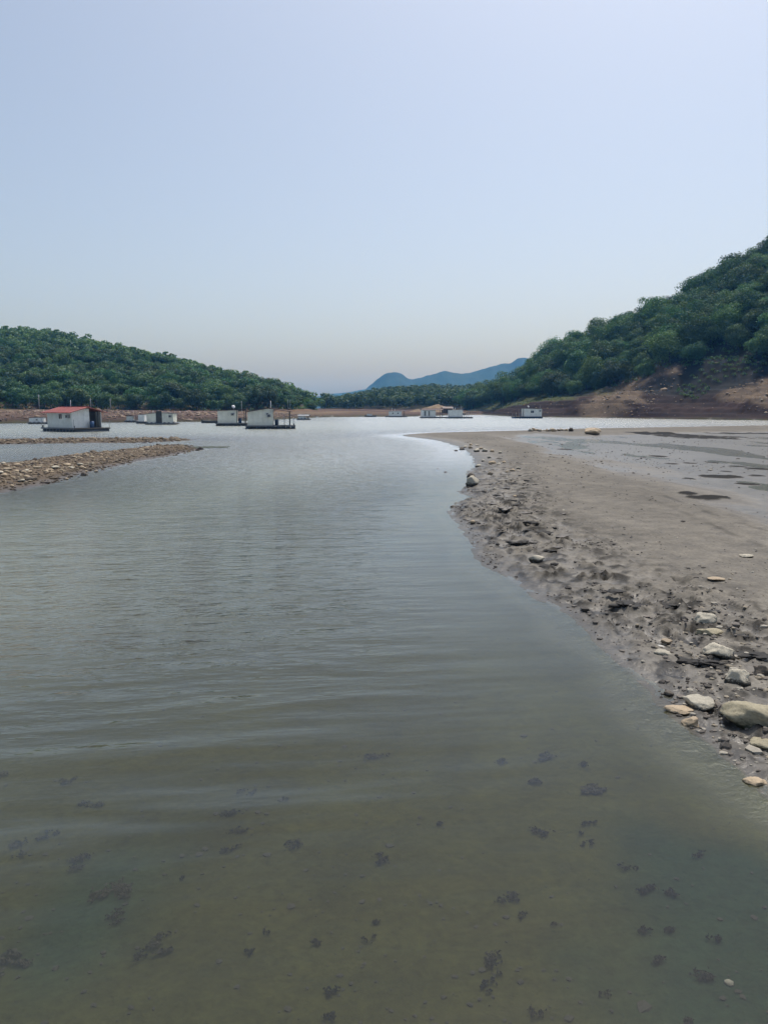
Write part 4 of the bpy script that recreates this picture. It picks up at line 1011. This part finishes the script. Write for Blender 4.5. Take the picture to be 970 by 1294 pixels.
    if roof == 'gable_x':
        ye = D/2 + over; ze = zt - rise * over / (D/2)
        rb.prismx([(-ye, ze), (0, zt + rise), (ye, ze), (ye, ze + th_), (0, zt + rise + th_), (-ye, ze + th_)], r0, r1)
        ro = rb.build('roof', M[roofm], e)
        MB().box(r0 - .01, r1 + .01, -.09, .09, zt + rise + th_ - .02, zt + rise + th_ + .03).build('ridge_cap', M[roofm], ro)
        nr = int((r1 - r0) / .6)
        for k in range(1, nr):
            x = r0 + (r1 - r0) * k / nr
            MB().prismx([(-ye - .004, ze + th_ - .01), (0, zt + rise + th_ - .01), (0, zt + rise + th_ + .025), (-ye - .004, ze + th_ + .025)], x - .02, x + .02).build('roof_rib', M[roofm], ro)
    elif roof == 'gable_y':
        h = (W + porch) / 2; zl = zt - rise * over / h
        rb.prism([(r0, zl), (ox + h, zt + rise), (r1, zl), (r1, zl + th_), (ox + h, zt + rise + th_), (r0, zl + th_)], -D/2 - over, D/2 + over)
        ro = rb.build('roof', M[roofm], e)
    else:
        zl, zr = gtop(r0), gtop(r1)
        rb.prism([(r0, zl + .002), (r1, zr + .002), (r1, zr + th_), (r0, zl + th_)], -D/2 - over, D/2 + over)
        ro = rb.build('roof', M[roofm], e)
    # porch posts
    if porch > 0 and awning:
        pm = MB().tube((0, 0, deck), (0, 0, gtop(ox + W + porch - .1) + .0), .05, .05, 8).mesh('post', M['dark_metal'])
        for yy in (-D/2 + .05, D/2 - .05):
            for xx in ((ox + W + porch - .12,) if porch < 2.0 else (ox + W + porch - .12, ox + W + porch - .45)):
                p_ = link(bpy.data.objects.new('post', pm), e); p_.location = (xx, yy, 0)
    for (fx, zc, ww, wh) in wins: window(e, L0 + fx * W, deck + zc, ww, wh, -D/2)
    if door is not None:
        dd = MB().box(L0 + door * W - .4, L0 + door * W + .4, -D/2 - .03, -D/2 + .01, deck + .02, deck + 1.65).build('door', M['dark_metal'], e)
        MB().box(L0 + door * W + .26, L0 + door * W + .32, -D/2 - .06, -D/2 - .031, deck + .8, deck + .9).build('door_handle', M['metal'], dd)
    if end_wins:   # doorway in the end that gives on to the porch
        dd = MB().box(L1 - .01, L1 + .03, -.4, .4, deck + .02, deck + 1.65).build('door', M['dark_metal'], e)
        MB().box(L1 + .031, L1 + .06, .24, .32, deck + .8, deck + .9).build('door_handle', M['metal'], dd)
    for (mx, my, z0, z1, r_, mm_) in masts:
        MB().tube((ox + mx, my, z0), (ox + mx, my, z1), r_, r_ * .7, 8).build('mast', M[mm_], e, True)
    if dish:
        dx_, dz_ = dish; zz = gtop(ox + dx_) + (rise if roof == 'gable_x' else 0)
        st_ = MB().tube((ox + dx_, 0, zz), (ox + dx_, 0, zz + dz_), .03, .03, 8).build('dish_stand', M['metal'], e)
        bm = bmesh.new(); bmesh.ops.create_uvsphere(bm, u_segments=16, v_segments=8, radius=.24)
        for v_ in bm.verts: v_.co.z *= .38
        me = bpy.data.meshes.new('dish'); bm.to_mesh(me); bm.free(); me.materials.append(M['white_paint'])
        for p in me.polygons: p.use_smooth = True
        do = link(bpy.data.objects.new('dish', me), e); do.location = (ox + dx_, -.05, zz + dz_ + .2); do.rotation_euler = (R(60), 0, R(25))
    if panels and D > 2:      # cooling unit on the front wall, drum and mooring bollards on the deck
        ac = MB().box(L1 - .62, L1 - .22, -D/2 - .26, -D/2 - .005, deck + wall * .62, deck + wall * .62 + .3).build('cooling_unit', M['grey_roof'], e, bevel=.02)
        MB().tube((L1 - .42, -D/2 - .262, deck + wall * .62 + .15), (L1 - .42, -D/2 - .285, deck + wall * .62 + .15), .11, .11, 12).build('fan_grille', M['dark_metal'], ac)
        for bx_ in (A + .12, B - .12): MB().tube((bx_, -D/2 - .25, deck), (bx_, -D/2 - .25, deck + .22), .05, .06, 8).build('bollard', M['dark_metal'], e)
        if B - (ox + W) > .8: MB().tube((ox + W + .35, .3, deck), (ox + W + .35, .3, deck + .62), .21, .21, 14).build('drum', M['blue_float'], e, True)
    if rails:
        for k, (rx, h_) in enumerate(rails):
            MB().tube((ox + rx, -D/2 - .3, deck), (ox + rx, -D/2 - .3, deck + h_), .022, .022, 6).build('rail_post', M['metal'], e)
            MB().tube((ox + rx, D/2 + .3, deck), (ox + rx, D/2 + .3, deck + h_), .022, .022, 6).build('rail_post', M['metal'], e)
    return e

houseboat(95, 544.8, R(-36), 'red roofed houseboat with its shaded long wall coloured grey on a dark float deck nearest on the left', W=4.1, D=3.2, wall=1.5, deck=.36, x0=.5, porch=0, x1=.9, roof='gable_x', rise=.42, over=.42,
          wallm='grey_panel', endm='white_panel', end_open=True, roofm='red_roof', wins=((.56, 1.08, .62, .55),), masts=((1.4, .1, 2.2, 3.0, .03, 'white_paint'),), rails=((-.45, .9), (-.1, .9), (4.9, .8)))  # grey long wall, white end: shade and sunlight put into the panel colours
houseboat(341, 541.5, R(6), 'pale houseboat with brown gable roof, open porch on posts and a white mast', W=2.7, D=2.9, wall=1.45, deck=.36, x0=.25, porch=1.9, x1=.5, roof='gable_y', rise=.38, over=.15,
          wallm='cream_panel', roofm='brown_roof', wins=((.78, 1.25, .3, .26),), rails=((3.2, .8), (3.9, .8), (4.9, .8)), masts=((2.5, -1.5, 1.7, 3.0, .045, 'white_paint'), (4.3, .3, 1.9, 3.2, .02, 'metal'), (4.55, .6, 1.9, 3.1, .02, 'metal')), end_wins=(1,))
houseboat(294, 537.8, R(6), 'pale houseboat with flat brown roof and a white dish, left of the porch one', W=2.3, D=2.8, wall=1.55, deck=.34, x0=.25, porch=1.15, x1=.2, roof='shed_x', rise=.12, over=.15,
          wallm='cream_panel', roofm='brown_roof', wins=((.88, 1.2, .28, .26),), dish=(1.9, .25), masts=((2.9, .3, 1.8, 3.1, .025, 'white_paint'),), end_wins=(1,))
houseboat(205, 536.3, R(4), 'white houseboat with two pale bays between the stony bar and the left shore', W=3.6, D=2.4, wall=1.25, deck=.2, x0=.2, x1=.25, roof='gable_y', rise=.15, over=.1, wallm='cream_panel', roofm='dark_roof',
          wins=(), door=.46, masts=((.6, .2, 1.3, 1.9, .05, 'white_paint'),))
houseboat(181, 535.2, R(0), 'small white box cabin on a raft, left neighbour of the two bay houseboat', W=.9, D=1.6, wall=.95, deck=.3, x0=.3, x1=.6, roof='shed_x', rise=.05, over=.05, wallm='white_panel', roofm='grey_roof', panels=False, wins=())
houseboat(168, 533.6, R(5), 'low dark raft with posts near the left shore', W=.9, D=1.4, wall=.7, deck=.25, x0=.3, porch=.7, x1=.2, roof='shed_x', rise=.05, over=.05, wallm='grey_panel', roofm='dark_roof', panels=False, wins=())
houseboat(48, 535.6, R(8), 'small white cabin boat half hidden behind the red roofed houseboat', W=1.9, D=1.4, wall=.65, deck=.22, x0=.15, x1=.9, roof='shed_x', rise=.04, over=.06, wallm='white_panel', roofm='dark_roof', panels=False, wins=((.55, .38, .3, .3),), floatm='float')
houseboat(384, 530.5, R(-6), 'tiny pale roofed float at the point of the left shore', W=1.3, D=1.4, wall=.55, deck=.18, x0=.2, porch=.7, x1=.2, roof='gable_x', rise=.25, over=.12, wallm='grey_panel', roofm='grey_roof', panels=False, wins=())
houseboat(501, 527.0, R(3), 'grey white houseboat with poles on its roof in the far middle', W=3.2, D=2.6, wall=1.2, deck=.25, x0=.9, porch=.8, x1=.6, roof='shed_x', rise=.1, over=.1, wallm='white_panel', roofm='grey_roof', panels=False, wins=((.3, .7, .4, .4), (.7, .7, .4, .4)),
          masts=((.8, 0, 1.5, 2.3, .06, 'white_paint'), (1.5, 0, 1.5, 2.1, .06, 'white_paint')))
houseboat(545, 528.3, R(6), 'white houseboat with dark window bays in front of the sandy mound', W=3.0, D=2.6, wall=1.6, deck=.22, x0=.2, porch=1.6, x1=.6, roof='gable_x', rise=.25, over=.15, wallm='white_panel', roofm='brown_roof', panels=False, wins=((.2, .85, .45, 1.2), (.5, .85, .4, 1.2)), end_wins=(1,))
houseboat(580, 528.6, R(4), 'white houseboat with a railed deck on its right, right of the sandy mound', W=2.9, D=2.6, wall=1.5, deck=.3, x0=.7, porch=1.8, x1=.4, roof='shed_x', rise=.1, over=.1, wallm='white_panel', roofm='grey_roof', panels=False, wins=(), awning=False,
          masts=((.9, 0, 1.8, 2.4, .09, 'white_paint'), (1.4, 0, 1.8, 2.35, .09, 'white_paint'), (2.8, 0, .3, 2.6, .05, 'metal')), rails=((3.2, 1.3), (3.7, 1.3), (4.2, 1.3), (4.7, 1.2)), end_wins=(1,))
houseboat(671, 528.6, R(4), 'white houseboat with one window and a roof dish moored by the right bank', W=3.9, D=2.8, wall=1.75, deck=.4, x0=2.2, x1=.2, roof='shed_x', rise=-.08, over=.12, wallm='white_panel', roofm='dark_roof', wins=((.45, 1.05, .75, .6),), dish=(1.2, .25), floatm='blue_float',
          rails=((-.5, 1.7), (-1.1, 1.0), (-2.0, .7)), masts=((-.2, -1.2, .4, 2.1, .07, 'dark_metal'), (-.2, 1.2, .4, 2.1, .07, 'dark_metal'), (4.2, 1.2, .4, 2.9, .02, 'metal')))

# small open boats
def rowboat(px, py, rz, L, label, mat, seats=2, cabin=False):
    q = gp(px, py); e = empty('boat', (q[0], q[1], 0), rz, label, 'boat')
    n = 13; V = []; F = []
    for i in range(n):
        t = i / (n - 1) * 2 - 1; wd = L * .16 * (1 - max(0, t) ** 2.4 * .95) * (1 - max(0, -t) ** 4 * .25); sh = .34 + .16 * t * t
        for (a, z) in ((-1, sh), (-.8, .05), (-.35, -.12), (.35, -.12), (.8, .05), (1, sh), (.9, sh), (.7, .1), (-.7, .1), (-.9, sh)): V.append((t * L / 2, a * wd, z))
    F = [(i * 10 + k, i * 10 + (k + 1) % 10, (i + 1) * 10 + (k + 1) % 10, (i + 1) * 10 + k) for i in range(n - 1) for k in range(10)]
    mb = MB().add(V, F + [tuple(range(9, -1, -1)), tuple(range((n-1)*10, n*10))]); mb.build('hull', M[mat], e, True)
    for k in range(seats):
        x = -L * .25 + k * L * .28; MB().box(x - .12, x + .12, -L * .14, L * .14, .26, .30).build('seat', M['wood'], e)
    if cabin:
        MB().box(-L * .3, L * .12, -L * .12, L * .12, .3, .75).build('cabin', M['white_panel'], e, bevel=.03)
        MB().box(-L * .33, L * .15, -L * .13, L * .13, .752, .80).build('cabin_roof', M['grey_roof'], e)
    return e
rowboat(266, 534.6, R(4), 2.6, 'low dark boat just left of the pale flat roofed houseboat', 'dark_metal')
rowboat(468, 526.9, R(-3), 3.0, 'small dark work boat with pale cabin in the far middle, left of the houseboats', 'dark_metal', 1, True)

# mound with a hut behind the far houseboats
bm = bmesh.new(); bmesh.ops.create_grid(bm, x_segments=40, y_segments=24, size=1)
mq = (gp(550, 526)[0] / gp(550, 526)[1] * 268, 268.0)
for v_ in bm.verts:
    x, y = v_.co.x, v_.co.y; r2 = math.sqrt(x * x + y * y)
    h = max(0, 1 - r2) ** 1.1 * 2.9; h += mathutils.noise.fractal(Vector((x * 3, y * 3, 1)), 1, 2, 4) * .5 * min(1, max(0, 1 - r2) * 3)
    v_.co = Vector((x * 10.5 + .4 * h, y * 9, h - .1))
me = bpy.data.meshes.new('sandy_mound'); bm.to_mesh(me); bm.free()
M['sand'] = mat_plain('ochre_earth', (0.25, 0.18, 0.11), .9, .5, .7, bump=.1); me.materials.append(M['sand'])
for p in me.polygons: p.use_smooth = True
o = link(bpy.data.objects.new('sandy_mound', me)); o.location = (mq[0], mq[1], bed_z(*mq) - .2); tag(o, kind='structure')
hx = mq[0] + 3.2; hy = mq[1] - 9; hz = bed_z(hx, hy)
e = empty('hut', (hx, hy, hz), R(8), 'brown wooden hut beside the sandy mound on the far shore', 'hut')
MB().box(-1.6, 1.6, -1.2, 1.2, -.1, 1.5).build('wall', M['wood'], e); MB().prismx([(-1.4, 1.45), (0, 2.0), (1.4, 1.45), (1.4, 1.52), (0, 2.08), (-1.4, 1.52)], -1.8, 1.8).build('roof', M['brown_roof'], e)
MB().box(-.4, .4, -1.24, -1.203, 0, 1.2).build('door', M['dark_roof'], e)

# posts on the left shore
for k, (px, d, h, lab) in enumerate(((50, 182, 3.6, 'pale post in front of the left wood, left of the red roof'), (115, 184, 2.9, 'pale post above the ridge of the red roofed houseboat'), (140, 186, 2.9, 'pale post just right of the red roofed houseboat'))):
    x = xat(px, d); zb = bed_z(x, d)
    e = empty('post', (x, d, zb), 0, lab, 'post')
    MB().tube((0, 0, -.3), (0, 0, h), .13, .09, 8).build('shaft', M['concrete'], e, True)
    MB().box(-.35, .35, -.05, .05, h - .35, h - .25).build('crossarm', M['concrete'], e)

# ------------------------------------------------------------------ hazy air
hz_me = MB().box(-4600, 4600, -600, 4700, -5.0, 155).mesh('haze', M['metal'])
hz_me.materials.clear()
hm = bpy.data.materials.new('haze_air'); hm.use_nodes = True; nt = hm.node_tree
nt.nodes.remove(nt.nodes['Principled BSDF'])
pv = nt.nodes.new('ShaderNodeVolumePrincipled'); pv.inputs['Color'].default_value = (0.12, 0.43, 1.0, 1); pv.inputs['Absorption Color'].default_value = (1, 1, 1, 1)
pv.inputs['Density'].default_value = 0.00028; pv.inputs['Anisotropy'].default_value = 0.2
nt.links.new(pv.outputs[0], nt.nodes['Material Output'].inputs['Volume'])
hz_me.materials.append(hm)
hz = link(bpy.data.objects.new('haze', hz_me)); tag(hz, kind='stuff', label='thin bluish haze over the lake')
